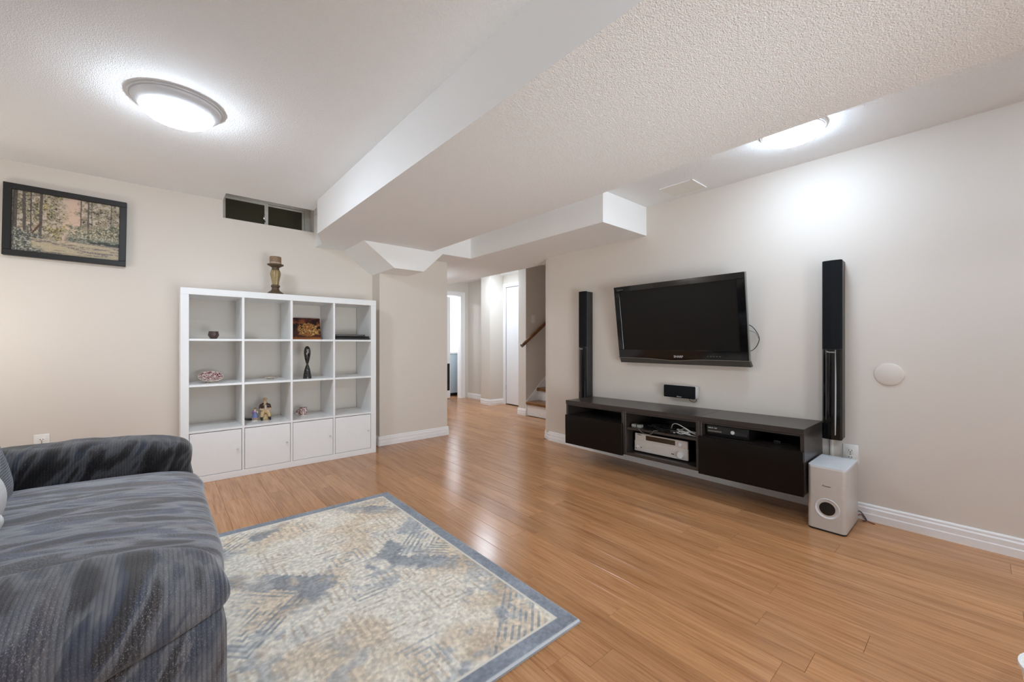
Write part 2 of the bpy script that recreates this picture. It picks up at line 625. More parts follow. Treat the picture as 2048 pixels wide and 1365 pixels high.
# ------------------------------------------------------------------ setting: walls
TH = 0.22
WX0, WX1, WZ0, WZ1 = 0.387, 1.118, 2.157, 2.44   # basement window opening
bm = new_bm()
add_box(bm, XL - 0.1, WX0, YF, YF + TH, 0, 2.6)
add_box(bm, WX0, WX1, YF, YF + TH, 0, WZ0)
add_box(bm, WX0, WX1, YF, YF + TH, WZ1, 2.6)
add_box(bm, WX1, XBUMP0 + 0.001, YF, YF + TH, 0, 2.6)
struct('wall_left', bm, M_WALL, label='beige painted wall behind the bookshelf')
struct('wall_bump', box(XBUMP0, XBUMP1, YBUMP, 6.62, 0, 2.6), M_WALL, label='beige wall projection beside the bookshelf')
# right wall with a rounded corner at the stair
rx_, ry_ = 0.10, 0.14
pts = [(XR, YB - 0.1), (XR + 0.14, YB - 0.1), (XR + 0.14, YEND - 0.14), (6.9, YEND - 0.14), (6.9, YEND), (XR + rx_, YEND)]
for k in range(1, 13):
    a = math.radians(90 + 90 * k / 12)
    pts.append((XR + rx_ + rx_ * math.cos(a), YEND - ry_ + ry_ * math.sin(a)))
struct('wall_right', prism(pts, 0, 2.6), M_WALL, smooth=30, label='beige painted wall behind the television')
struct('wall_sofa', box(XL - 0.1, XL, YB - 0.1, YF, 0, 2.6), M_WALL, label='beige wall behind the sofa')
struct('wall_back', box(XL, XR, YB - 0.1, YB, 0, 2.6), M_WALL, label='beige wall behind the camera')
# hall walls
struct('wall_stair', box(4.055, 6.9, 4.41, 4.575, 0, 2.6), M_WALL_HALL, label='beige wall along the staircase')
bm = new_bm()
CDX = 4.555                    # closet wall plane, door opening y 4.72..5.47
add_box(bm, CDX, CDX + 0.12, 4.575, 4.70, 0, 2.6)
add_box(bm, CDX, CDX + 0.12, 5.49, 5.54, 0, 2.6)
add_box(bm, CDX, CDX + 0.12, 4.70, 5.49, 2.055, 2.6)
add_box(bm, CDX + 0.10, CDX + 0.12, 4.70, 5.49, 0, 2.055)
struct('wall_closet', bm, M_WALL_HALL, label='pale hall wall around the closet door')
struct('wall_column', box(4.255, 4.70, 5.54, 5.80, 0, 2.6), M_WALL_HALL, label='bright wall column in the hall')
struct('wall_hall', box(CDX, CDX + 0.12, 5.80, 6.64, 0, 2.6), M_WALL_HALL, label='pale wall at the end of the hall')
bm = new_bm()
FY = 6.64                      # far doorway wall, opening x 3.60..4.40
add_box(bm, XBUMP1 - 0.1, 3.58, FY, FY + 0.12, 0, 2.6)
add_box(bm, 4.415, CDX + 0.12, FY, FY + 0.12, 0, 2.6)
add_box(bm, 3.58, 4.415, FY, FY + 0.12, 2.01, 2.6)
struct('wall_far', bm, M_WALL_HALL, label='pale wall around the far doorway')
bm = new_bm()
add_box(bm, 2.9, 4.9, 7.80, 7.9, 0, 2.6)
add_box(bm, 4.80, 4.9, FY + 0.12, 7.80, 0, 2.6)
add_box(bm, 2.9, 3.0, FY + 0.12, 7.80, 0, 2.6)
struct('wall_washroom', bm, M_SMOOTH, label='white walls of the far room')

# ceilings
def ceiling_mats(o):
    for p in o.data.polygons:
        p.material_index = 0 if p.normal.z < -0.7 else 1
bm = new_bm()
NY = 4.07
add_box(bm, XL, BX0 + 0.05, YB, NY, ZL, 2.6)
add_box(bm, XL, WX0, NY, YF, ZL, 2.6)
add_box(bm, WX1, 1.75, NY - 0.1, YF, ZL, 2.6)
add_box(bm, WX0, WX1, NY, YF + TH, WZ1, 2.6)
o = struct('ceiling', bm, [M_POP, M_SMOOTH], label='white popcorn textured ceiling')
ceiling_mats(o)
bm = new_bm()
add_box(bm, BX1 - 0.05, XR + 0.1, YB, 1.98, ZR, 2.6)
add_box(bm, BX1 - 0.05, 2.65, 1.98, 3.78, ZR, 2.6)
o = struct('ceiling_right', bm, [M_POP, M_SMOOTH], label='white popcorn ceiling strip above the television wall')
ceiling_mats(o)
o = struct('ceiling_hall', box(3.40, 6.9, YEND, FY, 2.265, 2.6), [M_SMOOTH, M_SMOOTH], label='bright white ceiling of the hall')
struct('ceiling_far', box(2.9, 4.9, FY + 0.12, 7.8, 2.265, 2.4), M_SMOOTH, label='white ceiling of the far room')
pts = [(BX0, YB), (BX1, YB), (BX1, 3.74), (2.60, 3.74), (2.60, 1.94), (XR + 0.06, 1.94), (XR + 0.06, YEND), (3.47, YEND), (3.47, FY),
       (XBUMP1, FY), (XBUMP1, YBUMP), (XBUMP0, YBUMP), (XBUMP0, YF), (1.128, YF), (1.142, 4.10), (BX0, 3.756)]
o = struct('ceiling_bulkhead', prism(pts, ZB, 2.52), [M_POP, M_SMOOTH], label='dropped white bulkhead crossing the ceiling')
ceiling_mats(o)
# sloped duct cover under the bulkhead, next to the bookshelf wall
struct('trim_1', prism([(1.395, ZB), (1.690, 1.797), (2.005, 1.797), (2.235, ZB)], 3.715, YF, 'y'), M_SMOOTH,
       label='white sloped duct cover under the bulkhead')

# baseboards (profiled) along a path
def baseboard(name, path, nrm, h=0.098, label=None):
    """path: two points on the wall foot, nrm: outward normal"""
    prof = [(0.0, 0.0), (0.016, 0.0), (0.016, 0.040), (0.0135, 0.046), (0.0135, 0.072), (0.009, 0.080), (0.009, 0.090), (0.004, 0.098), (0.0, 0.098)]
    bm = new_bm()
    (xa, ya), (xb, yb) = path
    A = [bm.verts.new((xa + nrm[0] * d, ya + nrm[1] * d, z * h / 0.098 + 0.0)) for d, z in prof]
    B = [bm.verts.new((xb + nrm[0] * d, yb + nrm[1] * d, z * h / 0.098 + 0.0)) for d, z in prof]
    for i in range(len(prof) - 1):
        bm.faces.new((A[i], A[i + 1], B[i + 1], B[i]))
    bm.faces.new(A); bm.faces.new(B)
    bmesh.ops.recalc_face_normals(bm, faces=bm.faces)
    return struct(name, bm, M_TRIM, label=label)
baseboard('baseboard_right', ((XR, YB), (XR, YEND - 0.13)), (-1, 0), label='white baseboard under the television wall')
baseboard('baseboard_corner', ((XR, YEND - 0.137), (XR + 0.045, YEND - 0.026)), (-0.927, 0.375), label='white angled baseboard at the stair corner')
baseboard('baseboard_left', ((XL, YF), (XBUMP0, YF)), (0, -1), label='white baseboard behind the bookshelf')
baseboard('baseboard_bump', ((XBUMP0 - 0.012, YBUMP), (XBUMP1 + 0.012, YBUMP)), (0, -1), label='white baseboard right of the bookshelf')
baseboard('baseboard_bump_side', ((XBUMP0, YBUMP), (XBUMP0, YF)), (-1, 0), label='short white baseboard in the corner beside the bookshelf')
baseboard('baseboard_stair', ((4.055, 4.40), (4.055, 4.585)), (-1, 0), label='short white baseboard beside the first stair')
baseboard('baseboard_closet', ((4.245, 5.54), (4.555, 5.54)), (0, -1), label='white baseboard left of the closet door')
baseboard('baseboard_column', ((4.255, 5.53), (4.255, 5.80)), (-1, 0), label='white baseboard of the hall column')
baseboard('baseboard_hall', ((CDX, 5.80), (CDX, 6.64)), (-1, 0), label='white baseboard at the end of the hall')
baseboard('baseboard_sofa', ((XL, YB), (XL, YF)), (1, 0), label='white baseboard behind the sofa')

# basement window
win = bpy.data.objects.new('window_1', None)
win.location = (WX0, YF + 0.12, WZ0)
win['kind'] = 'structure'
win['label'] = 'small sliding basement window high on the wall'
COL.objects.link(win)
GY = 4.45
bm = new_bm()
add_box(bm, WX0, WX1, GY - 0.02, GY + 0.05, 2.392, WZ1)          # head
add_box(bm, WX0, WX1, GY - 0.02, GY + 0.05, WZ0, 2.175)          # sill rail
add_box(bm, WX0, 0.418, GY - 0.02, GY + 0.05, 2.175, 2.392)
add_box(bm, 1.07, WX1, GY - 0.02, GY + 0.05, 2.175, 2.392)
obj('window_frame', bm, M_ALU, win)
bm = new_bm()
add_box(bm, 0.418, 0.752, GY - 0.012, GY + 0.012, 2.375, 2.392)
add_box(bm, 0.722, 0.752, GY - 0.014, GY + 0.012, 2.175, 2.375)
obj('sash', bm, M_ALU, win)
bm = new_bm()
add_box(bm, 0.752, 1.07, GY + 0.014, GY + 0.034, 2.380, 2.392)
add_box(bm, 1.052, 1.07, GY + 0.014, GY + 0.034, 2.175, 2.380)
obj('sash', bm, M_ALU, win)
obj('pane', box(0.418, 0.722, GY - 0.002, GY + 0.002, 2.175, 2.375), M_GLASS, win)
obj('pane', box(0.752, 1.052, GY + 0.022, GY + 0.026, 2.175, 2.380), M_GLASS, win)
latch = tube([(0.728, GY - 0.016, 2.215), (0.716, GY - 0.03, 2.235), (0.712, GY - 0.034, 2.262), (0.722, GY - 0.018, 2.285)], 0.005, 8, 5)
obj('latch', latch, M_CHROME, win, True)
obj('window_well', box(WX0 - 0.1, WX1 + 0.1, GY + 0.35, GY + 0.40, 1.95, 2.75), M_WELL, win)

# closet door in the hall
door = bpy.data.objects.new('door_1', None)
door.location = (CDX, 5.1, 0)
door['kind'] = 'structure'
door['label'] = 'white closet door in the hall'
COL.objects.link(door)
obj('door_leaf', box(CDX + 0.012, CDX + 0.05, 4.705, 5.475, 0.012, 2.045, 0.003), M_DOOR, door)
bm = new_bm()
add_box(bm, CDX - 0.014, CDX + 0.012, 5.478, 5.538, 0, 2.115, 0.003)
add_box(bm, CDX - 0.014, CDX + 0.012, 4.66, 5.478, 2.050, 2.115, 0.003)
add_box(bm, CDX - 0.014, CDX + 0.012, 4.60, 4.70, 0, 2.050, 0.003)
obj('door_casing', bm, M_TRIM, door)
for z in (0.25, 1.80):
    obj('hinge', box(CDX - 0.004, CDX + 0.014, 5.468, 5.482, z, z + 0.09, 0.002), M_LAMPRING, door)

# far doorway: casing, half-open white door with a black lower panel
door = bpy.data.objects.new('door_2', None)
door.location = (4.0, FY, 0)
door['kind'] = 'structure'
door['label'] = 'white doorway at the far end of the hall'
COL.objects.link(door)
bm = new_bm()
add_box(bm, 4.405, 4.475, FY - 0.016, FY, 0, 2.065, 0.003)
add_box(bm, 3.52, 4.405, FY - 0.016, FY, 2.000, 2.065, 0.003)
add_box(bm, 3.52, 3.59, FY - 0.016, FY, 0, 2.000, 0.003)
obj('door_casing', bm, M_TRIM, door)
bm = new_bm()
add_box(bm, 4.385, 4.415, FY, FY + 0.12, 0, 2.0)
add_box(bm, 3.58, 4.385, FY, FY + 0.12, 1.985, 2.01)
obj('door_jamb', bm, M_TRIM, door)
leaf = prism([(3.62, FY + 0.125), (4.205, FY + 0.095), (4.207, FY + 0.13), (3.622, FY + 0.16)], 0.015, 1.97)
lf = obj('door_leaf', leaf, M_DOOR, door)
obj('lower_panel', prism([(3.75, FY + 0.113), (4.190, FY + 0.0905), (4.190, FY + 0.099), (3.75, FY + 0.122)], 0.16, 0.68), M_BLACK, lf)

# stairs
stair = bpy.data.objects.new('staircase', None)
stair.location = (4.07, 3.8, 0)
stair['kind'] = 'structure'
stair['label'] = 'staircase with brown wooden treads and white risers'
COL.objects.link(stair)
for i in range(8):
    xr = 4.072 + i * 0.225
    obj('riser', box(xr, xr + 0.02, YEND, 4.41, i * 0.185 + (0.008 if i == 0 else 0.0), i * 0.185 + 0.168), M_TRIM, stair)
    obj('tread', box(xr - 0.035, xr + 0.235, YEND + 0.002, 4.398, i * 0.185 + 0.168, i * 0.185 + 0.214, 0.010, 3), M_STAIR, stair, 40)
sk = [(4.060, 0.0), (4.060, 0.215), (4.53, 0.62), (5.9, 1.76), (5.9, 1.2), (4.40, 0.0)]
obj('skirt_board', prism(sk, 4.399, 4.41, 'y'), M_TRIM, stair)
bm = tube([(3.915, 4.345, 1.035), (4.45, 4.345, 1.41), (5.7, 4.345, 2.29)], 0.026, 12, 0)
rail = thing('handrail', 'brown wooden handrail on the staircase wall', 'handrail', (3.92, 4.345, 1.0))
obj('rail', bm, M_RAIL, rail, True)
obj('end_cap', tube([(3.912, 4.345, 1.033), (3.935, 4.345, 1.049)], 0.0275, 12, 0), M_SILVER_D, rail, True)
obj('bracket', tube([(3.99, 4.345, 1.075), (4.02, 4.37, 1.06), (4.075, 4.405, 1.05)], 0.010, 8, 5), M_CHROME, rail, True)

# ------------------------------------------------------------------ wall plates
def outlet(name, label, c, right, nrm):
    """duplex outlet plate 75 x 118 mm centred at c"""
    R_ = Vector(right); N = Vector(nrm); U = Vector((0, 0, 1)); C = Vector(c)
    t_ = thing(name, label, 'outlet', C)
    def slab(hw, hh, d0, d1, cu=0, cz=0, bevel=0.0):
        bm = box(-hw, hw, -hh, hh, d0, d1, bevel, 2)
        for vtx in bm.verts:
            p = vtx.co.copy()
            vtx.co = C + R_ * (p.x + cu) + U * (p.y + cz) + N * p.z
        bmesh.ops.recalc_face_normals(bm, faces=bm.faces)
        return bm
    obj('plate', slab(0.0375, 0.059, 0.0, 0.006, bevel=0.003), M_PLASTIC_W, t_, True)
    for cz in (0.021, -0.021):
        rc = obj('receptacle', slab(0.017, 0.0145, 0.006, 0.0078, 0, cz, 0.0015), M_PLASTIC_W, t_, True)
        for cu in (-0.0065, 0.0065):
            obj('slot', slab(0.0014, 0.0045, 0.0076, 0.0082, cu, cz + 0.003), M_BLACK, rc)
        obj('slot', slab(0.0026, 0.0026, 0.0076, 0.0082, 0, cz - 0.008), M_BLACK, rc)
    obj('screw', slab(0.003, 0.003, 0.006, 0.0072, 0, 0), M_SILVER_D, t_)
    return t_
outlet('wall_outlet', 'white duplex wall outlet above the sofa arm', (-0.648, YF, 0.372), (1, 0, 0), (0, -1, 0))
outlet('wall_outlet', 'white duplex wall outlet above the silver subwoofer', (XR, 0.540, 0.382), (0, -1, 0), (-1, 0, 0))
sw = thing('light_switch', 'white light switch on the staircase wall', 'light switch', (4.20, 4.41, 1.43))
obj('plate', box(4.163, 4.237, 4.404, 4.41, 1.372, 1.489, 0.002, 2), M_PLASTIC_W, sw)
obj('rocker', box(4.184, 4.216, 4.400, 4.404, 1.397, 1.464, 0.0015), M_PLASTIC_W, sw)
tag(obj('cover_plate', lathe([(0.0, -0.008), (0.058, -0.008), (0.0645, -0.005), (0.0655, 0.0)], (XR, 0.365, 0.884), 'x', 48), M_WALL, None, True, origin=(XR, 0.365, 0.884)),
    'round painted cover plate on the wall right of the tall speaker', 'cover plate')
pn = thing('access_panel', 'flat square access panel in the ceiling strip', 'access panel', (3.03, 1.515, ZR))
obj('panel', box(2.92, 3.145, 1.39, 1.64, ZR - 0.004, ZR), M_PANEL, pn)
obj('panel_rim', box(2.915, 2.921, 1.385, 1.645, ZR - 0.007, ZR), M_TRIM, pn)
obj('panel_rim', box(2.915, 3.15, 1.384, 1.390, ZR - 0.007, ZR), M_TRIM, pn)
tag(obj('cable_raceway', box(XR - 0.012, XR, 0.625, 0.640, 0.10, 0.50, 0.002), M_PLASTIC_W, None, origin=(XR, 0.632, 0.1)),
    'thin white cable cover running down from the right tall speaker', 'cable cover')

# ------------------------------------------------------------------ ceiling lamps
def dome_lamp(label, x, y, z, lens_mat, group=None, R=0.190, RL=0.148, ring=0.038, depth=0.052):
    t_ = thing('ceiling_lamp', label, 'ceiling lamp', (x, y, z), group)
    c = (x, y, z)
    obj('base_rim', lathe([(0.0, 0.0), (R, 0.0), (R + 0.004, -0.006), (R, -0.012), (0.0, -0.012)], c, 'z', 64), M_LAMPRING, t_, True)
    z1 = -0.0125 - ring
    obj('ring', lathe([(0.0, -0.0125), (R - 0.006, -0.0125), (R - 0.008, -0.0125 - ring * 0.3), (RL + (R - RL) * 0.45, -0.0125 - ring * 0.65), (RL + 0.002, z1), (RL - 0.008, z1), (0.0, z1 + 0.003)], c, 'z', 64), M_LAMPRING, t_, True)
    prof = [(RL * math.cos(a), z1 - depth * math.sin(a)) for a in [math.radians(d) for d in (0, 12, 25, 38, 50, 62, 74, 84)]] + [(0.0, z1 - depth)]
    obj('lens', lathe([(0.0, z1 + 0.0005)] + prof, c, 'z', 48), lens_mat, t_, True)
    return t_
dome_lamp('round dome ceiling lamp near the painting wall', 0.054, 2.715, ZL, M_LENS_PAINTING)
dome_lamp('round dome ceiling lamp half hidden behind the bulkhead edge', 2.685, 0.705, ZR, M_LENS_TV, R=0.152, RL=0.140, ring=0.004, depth=0.052)
dome_lamp('added unseen dome fill lamp behind the camera on the painting side', 0.054, -0.75, ZL, M_FILL_BEHIND_L)
dome_lamp('added unseen dome fill lamp behind the camera on the television side', 2.69, -1.05, ZR, M_FILL_BEHIND_R, R=0.152, RL=0.140, ring=0.004, depth=0.052)
dome_lamp('flat round ceiling lamp in the corridor behind the wall projection', 2.80, 5.0, ZB, M_LENS_CORRIDOR, R=0.152, RL=0.140, ring=0.004, depth=0.030)
dome_lamp('flat round ceiling lamp in the hall above the closet door', 3.90, 5.20, 2.265, M_LENS_HALL, R=0.152, RL=0.140, ring=0.004, depth=0.030)

# globe floor lamp in the corner, left of the picture edge
fl = thing('floor_lamp', 'white globe floor lamp in the corner left of the painting', 'floor lamp', (-1.10, 3.50, 0))
obj('base', lathe([(0.0, 0.0), (0.13, 0.0), (0.13, 0.012), (0.02, 0.022), (0.0, 0.022)], (-1.10, 3.50, 0), 'z', 32), M_SILVER_D, fl, True)
obj('pole', lathe([(0.0, 0.02), (0.011, 0.02), (0.011, 1.05), (0.03, 1.06), (0.03, 1.08), (0.0, 1.08)], (-1.10, 3.50, 0), 'z', 16), M_SILVER_D, fl, True)
obj('globe', lathe([(0.11 * math.cos(math.radians(a)), 0.11 * math.sin(math.radians(a))) if abs(a) < 90 else (0.0, 0.11 * math.copysign(1, a)) for a in range(-90, 91, 15)], (-1.10, 3.50, 1.18), 'z', 24), M_GLOBE, fl, True)

# ------------------------------------------------------------------ cube bookshelf
SX0, SX1, SY0, SY1 = 0.092, 1.578, 3.885, 4.272
ST, SD = 0.050, 0.0165
CELL = (1.486 - 2 * ST - 3 * SD) / 4
shelf = thing('cube_bookshelf', 'white sixteen-cube bookshelf with four doors along the bottom', 'bookshelf', (SX0, SY1, 0))
obj('top_board', box(SX0, SX1, SY0, SY1, 1.486 - ST, 1.486, 0.0015), M_WHITE_LAM, shelf)
obj('bottom_board', box(SX0, SX1, SY0, SY1, 0.0, ST, 0.0015), M_WHITE_LAM, shelf)
obj('side_board', box(SX0, SX0 + ST, SY0 + 0.001, SY1, ST, 1.486 - ST, 0.001), M_WHITE_LAM, shelf)
obj('side_board', box(SX1 - ST, SX1, SY0 + 0.001, SY1, ST, 1.486 - ST, 0.001), M_WHITE_LAM, shelf)
cx = [SX0 + ST + i * (CELL + SD) for i in range(4)]
cz = [ST + i * (CELL + SD) for i in range(4)]
for i in range(3):
    obj('divider', box(cx[i] + CELL, cx[i] + CELL + SD, SY0 + 0.002, SY1 - 0.003, ST, 1.486 - ST, 0.001), M_WHITE_LAM, shelf)
for i in range(4):
    for j in range(3):
        obj('shelf_board', box(cx[i], cx[i] + CELL, SY0 + 0.004, SY1 - 0.005, cz[j] + CELL, cz[j] + CELL + SD, 0.001), M_WHITE_LAM, shelf)
for i in range(4):
    d = obj('door', box(cx[i] + 0.003, cx[i] + CELL - 0.003, SY0 + 0.004, SY0 + 0.022, ST + 0.003, ST + CELL - 0.005, 0.001), M_WHITE_LAM, shelf)
    obj('back_panel', box(cx[i], cx[i] + CELL, SY1 - 0.012, SY1 - 0.006, ST, ST + CELL), M_WHITE_LAM, shelf)
    kx = cx[i] + CELL - 0.030
    obj('knob', lathe([(0.0, 0.006), (0.0045, 0.006), (0.0045, -0.006), (0.0085, -0.010), (0.0085, -0.016), (0.0, -0.018)], (kx, SY0, ST + CELL * 0.52), 'y', 16), M_LAMPRING, d, True)
R1, R2, R3 = cz[3], cz[2], cz[1]         # shelf surfaces, top row first
# (each row's standing height)

# ------------------------------------------------------------------ things on the bookshelf
# candle stand on top
bx, by, bz = 0.728, 3.975, 1.486
t_ = thing('candle_stand', 'bronze and gold fluted candle stand on top of the bookshelf', 'candle stand', (bx, by, bz))
obj('base', lathe([(0.0, 0.0), (0.060, 0.0), (0.062, 0.012), (0.050, 0.022), (0.036, 0.032), (0.028, 0.046), (0.028, 0.062), (0.034, 0.066), (0.034, 0.078), (0.028, 0.084), (0.0, 0.084)], (bx, by, bz), 'z', 32), M_BRASSDARK, t_, True)
obj('stem', lathe([(0.0, 0.084), (0.026, 0.084), (0.028, 0.11), (0.034, 0.14), (0.040, 0.17), (0.040, 0.19), (0.034, 0.208), (0.028, 0.214), (0.0, 0.214)], (bx, by, bz), 'z', 64,
    flute=lambda a, h: -0.10 * (0.5 + 0.5 * math.cos(a * 8)) ** 3), M_GOLDEN, t_, 60)
obj('drip_pan', lathe([(0.0, 0.214), (0.030, 0.214), (0.028, 0.222), (0.028, 0.232), (0.045, 0.244), (0.061, 0.252), (0.063, 0.260), (0.052, 0.262), (0.0, 0.256)], (bx, by, bz), 'z', 32), M_BRASSDARK, t_, True)
t_ = thing('candle', 'short brown pillar candle on the candle stand', 'candle', (bx, by, bz + 0.262))
obj('wax', lathe([(0.0, 0.0), (0.043, 0.0), (0.044, 0.020), (0.044, 0.021), (0.044, 0.054), (0.043, 0.068), (0.036, 0.070), (0.0, 0.064)], (bx, by, bz + 0.257), 'z', 32), M_WAX, t_, True)
obj('band', lathe([(0.0440, 0.002), (0.0452, 0.004), (0.0452, 0.018), (0.0440, 0.020)], (bx, by, bz + 0.257), 'z', 32), M_WAXLT, t_, True)

# small dark cup
bx, by, bz = cx[0] + 0.155, 3.965, R1
t_ = thing('votive_cup', 'small dark brown ribbed votive cup in the top left cube', 'cup', (bx, by, bz))
obj('bowl', lathe([(0.0, 0.0), (0.020, 0.0), (0.027, 0.012), (0.034, 0.026), (0.035, 0.034), (0.031, 0.048), (0.030, 0.060), (0.026, 0.060), (0.026, 0.048), (0.028, 0.030), (0.016, 0.012), (0.0, 0.010)], (bx, by, bz), 'z', 40,
    flute=lambda a, h: 0.04 * math.cos(a * 10)), M_CUP, t_, True)

# leaning golden print (generic speckled pattern)
def grid_print(name, nx, ny, fn, P, mat, parent=None, origin=None):
    u = np.linspace(0, 1, nx); v_ = np.linspace(0, 1, ny)
    U, V = np.meshgrid(u, v_)
    col = fn(U, V)                      # (ny,nx,3) srgb 0..255
    pts = P(U, V).reshape(-1, 3)
    idx = np.arange(nx * ny).reshape(ny, nx)
    quads = np.stack([idx[:-1, :-1], idx[:-1, 1:], idx[1:, 1:], idx[1:, :-1]], -1).reshape(-1, 4)
    me = bpy.data.meshes.new(name)
    me.vertices.add(len(pts)); me.vertices.foreach_set('co', pts.astype(np.float32).ravel())
    me.loops.add(quads.size); me.loops.foreach_set('vertex_index', quads.astype(np.int32).ravel())
    me.polygons.add(len(quads))
    me.polygons.foreach_set('loop_start', np.arange(0, quads.size, 4, dtype=np.int32))
    me.polygons.foreach_set('loop_total', np.full(len(quads), 4, dtype=np.int32))
    me.update(); me.validate()
    c = np.clip(col.reshape(-1, 3) / 255.0, 0, 1)
    c = np.where(c <= 0.04045, c / 12.92, ((c + 0.055) / 1.055) ** 2.4)
    rgba = np.concatenate([c, np.ones((len(c), 1))], 1).astype(np.float32)
    at = me.color_attributes.new('print', 'FLOAT_COLOR', 'POINT')
    at.data.foreach_set('color', rgba.ravel())
    return obj_me(name, me, mat, parent, None, origin)

def vnoise(U, V, sx, sy, seed=0, octaves=3):
    rs = np.random.RandomState(seed)
    out = np.zeros_like(U); amp = 1.0; tot = 0
    for o_ in range(octaves):
        nx, ny = int(sx * 2 ** o_) + 2, int(sy * 2 ** o_) + 2
        g = rs.rand(ny + 1, nx + 1)
        x = U * (nx - 1); y = V * (ny - 1)
        xi = np.clip(x.astype(int), 0, nx - 1); yi = np.clip(y.astype(int), 0, ny - 1)
        fx = x - xi; fy = y - yi
        fx = fx * fx * (3 - 2 * fx); fy = fy * fy * (3 - 2 * fy)
        out += amp * ((g[yi, xi] * (1 - fx) + g[yi, xi + 1] * fx) * (1 - fy) + (g[yi + 1, xi] * (1 - fx) + g[yi + 1, xi + 1] * fx) * fy)
        tot += amp; amp *= 0.55
    return out / tot
def blend(a, b, m):
    return a * (1 - m[..., None]) + np.asarray(b, float) * m[..., None]
def sstep(x, a, b):
    q = np.clip((x - a) / (b - a), 0, 1)
    return q * q * (3 - 2 * q)

def gold_fn(U, V):
    n = vnoise(U, V, 10, 8, 3); f = vnoise(U, V, 40, 30, 5, 2)
    c = np.zeros(U.shape + (3,)) + np.array((74, 34, 26.))
    body = sstep(0.34 - np.hypot((U - 0.60) * 0.8, V - 0.45) + (n - 0.5) * 0.3, 0, 0.08)
    c = blend(c, (168, 120, 58), body)
    c = blend(c, (214, 176, 104), sstep(f, 0.52, 0.62) * body)
    c = blend(c, (84, 44, 26), sstep(f, 0.42, 0.34) * body * 0.8)
    c = blend(c, (150, 84, 44), sstep(n, 0.55, 0.65) * 0.7)
    c = blend(c, (36, 18, 18), sstep(n, 0.44, 0.34) * (V > 0.3))
    c = blend(c, (196, 120, 58), sstep(0.16 - V, 0.0, 0.12) * 0.9)
    return c
gx0, gx1, gy, gz = cx[2] + 0.055, cx[2] + 0.312, SY1 - 0.085, R1
t_ = thing('golden_print', 'small brown and gold speckled art board leaning in the upper cube', 'art print', (gx0, gy, gz))
def gP(U, V):
    return np.stack([gx0 + (gx1 - gx0) * U, gy - 0.0045 + 0.050 * V, gz + 0.002 + 0.205 * V], -1)
bm = prism([(gy - 0.004, gz), (gy + 0.006, gz), (gy + 0.056, gz + 0.207), (gy + 0.046, gz + 0.207)], gx0, gx1, 'x')
obj('board', bm, M_BRASSDARK, t_)
grid_print('picture', 72, 60, gold_fn, gP, M_PRINT, t_)

# black laptop with a slim drive on top
lx0, lx1, ly = cx[3] + 0.006, cx[3] + 0.322, 3.895
t_ = thing('laptop', 'closed black laptop lying in the upper right cube', 'laptop', (lx0, ly, R1))
obj('base', box(lx0, lx1, ly, ly + 0.235, R1, R1 + 0.020, 0.004, 2), M_BLACK, t_)
obj('lid', box(lx0 + 0.002, lx1 - 0.002, ly + 0.002, ly + 0.235, R1 + 0.021, R1 + 0.033, 0.003, 2), M_GLOSS, t_)
t_ = thing('disc_player', 'slim black disc player on top of the closed laptop', 'disc player', (lx0, ly + 0.03, R1 + 0.033))
obj('body', box(lx0 + 0.002, lx1 - 0.035, ly + 0.02, ly + 0.20, R1 + 0.033, R1 + 0.049, 0.003, 2), M_BLACK, t_)
obj('front_strip', box(lx0 + 0.01, lx1 - 0.05, ly + 0.0185, ly + 0.0205, R1 + 0.038, R1 + 0.044), M_SILVER_D, t_)

# plate on a small stand, tilted towards the room
bx, by, bz = 0.286, 4.06, R2
t_ = thing('decorative_plate', 'oval white plate with red flower pattern in the left cube', 'plate', (bx, by, bz))
prof = [(0.0, 0.0), (0.040, 0.0), (0.050, 0.004), (0.078, 0.012), (0.0805, 0.0135), (0.078, 0.0165), (0.050, 0.009), (0.0, 0.005)]
bm = lathe(prof, (0, 0, 0), 'z', 48, flute=lambda a, h: 0.012 * math.cos(a * 12) if h > 0.01 else 0)
rot = Matrix.Rotation(math.radians(26), 4, 'X')
bmesh.ops.transform(bm, matrix=Matrix.Translation((bx, by, bz + 0.038)) @ rot, verts=bm.verts)
obj('dish', bm, M_REDWARE, t_, True)
bm = lathe([(0.0815, 0.0125), (0.0835, 0.0145), (0.0815, 0.0175), (0.0795, 0.0155)], (0, 0, 0), 'z', 48)
bmesh.ops.transform(bm, matrix=Matrix.Translation((bx, by, bz + 0.038)) @ rot, verts=bm.verts)
obj('rim', bm, M_PORCELAIN, t_, True)
obj('stand', prism([(by - 0.05, bz), (by + 0.07, bz), (by + 0.07, bz + 0.062), (by + 0.062, bz + 0.062), (by + 0.04, bz + 0.012), (by - 0.05, bz + 0.006)], bx - 0.03, bx + 0.03, 'x'), M_PORCELAIN, t_)

bx, by, bz = 0.712, 4.11, R2
t_ = thing('small_dish', 'small shallow cream dish in the second cube', 'dish', (bx, by, bz))
obj('dish', lathe([(0.0, 0.0), (0.022, 0.0), (0.028, 0.006), (0.043, 0.015), (0.045, 0.018), (0.040, 0.018), (0.024, 0.008), (0.0, 0.006)], (bx, by, bz), 'z', 36), M_DISH, t_, True)
obj('rim', lathe([(0.0430, 0.0155), (0.0455, 0.017), (0.0450, 0.0195), (0.0425, 0.018)], (bx, by, bz), 'z', 36), M_REDWARE, t_, True)

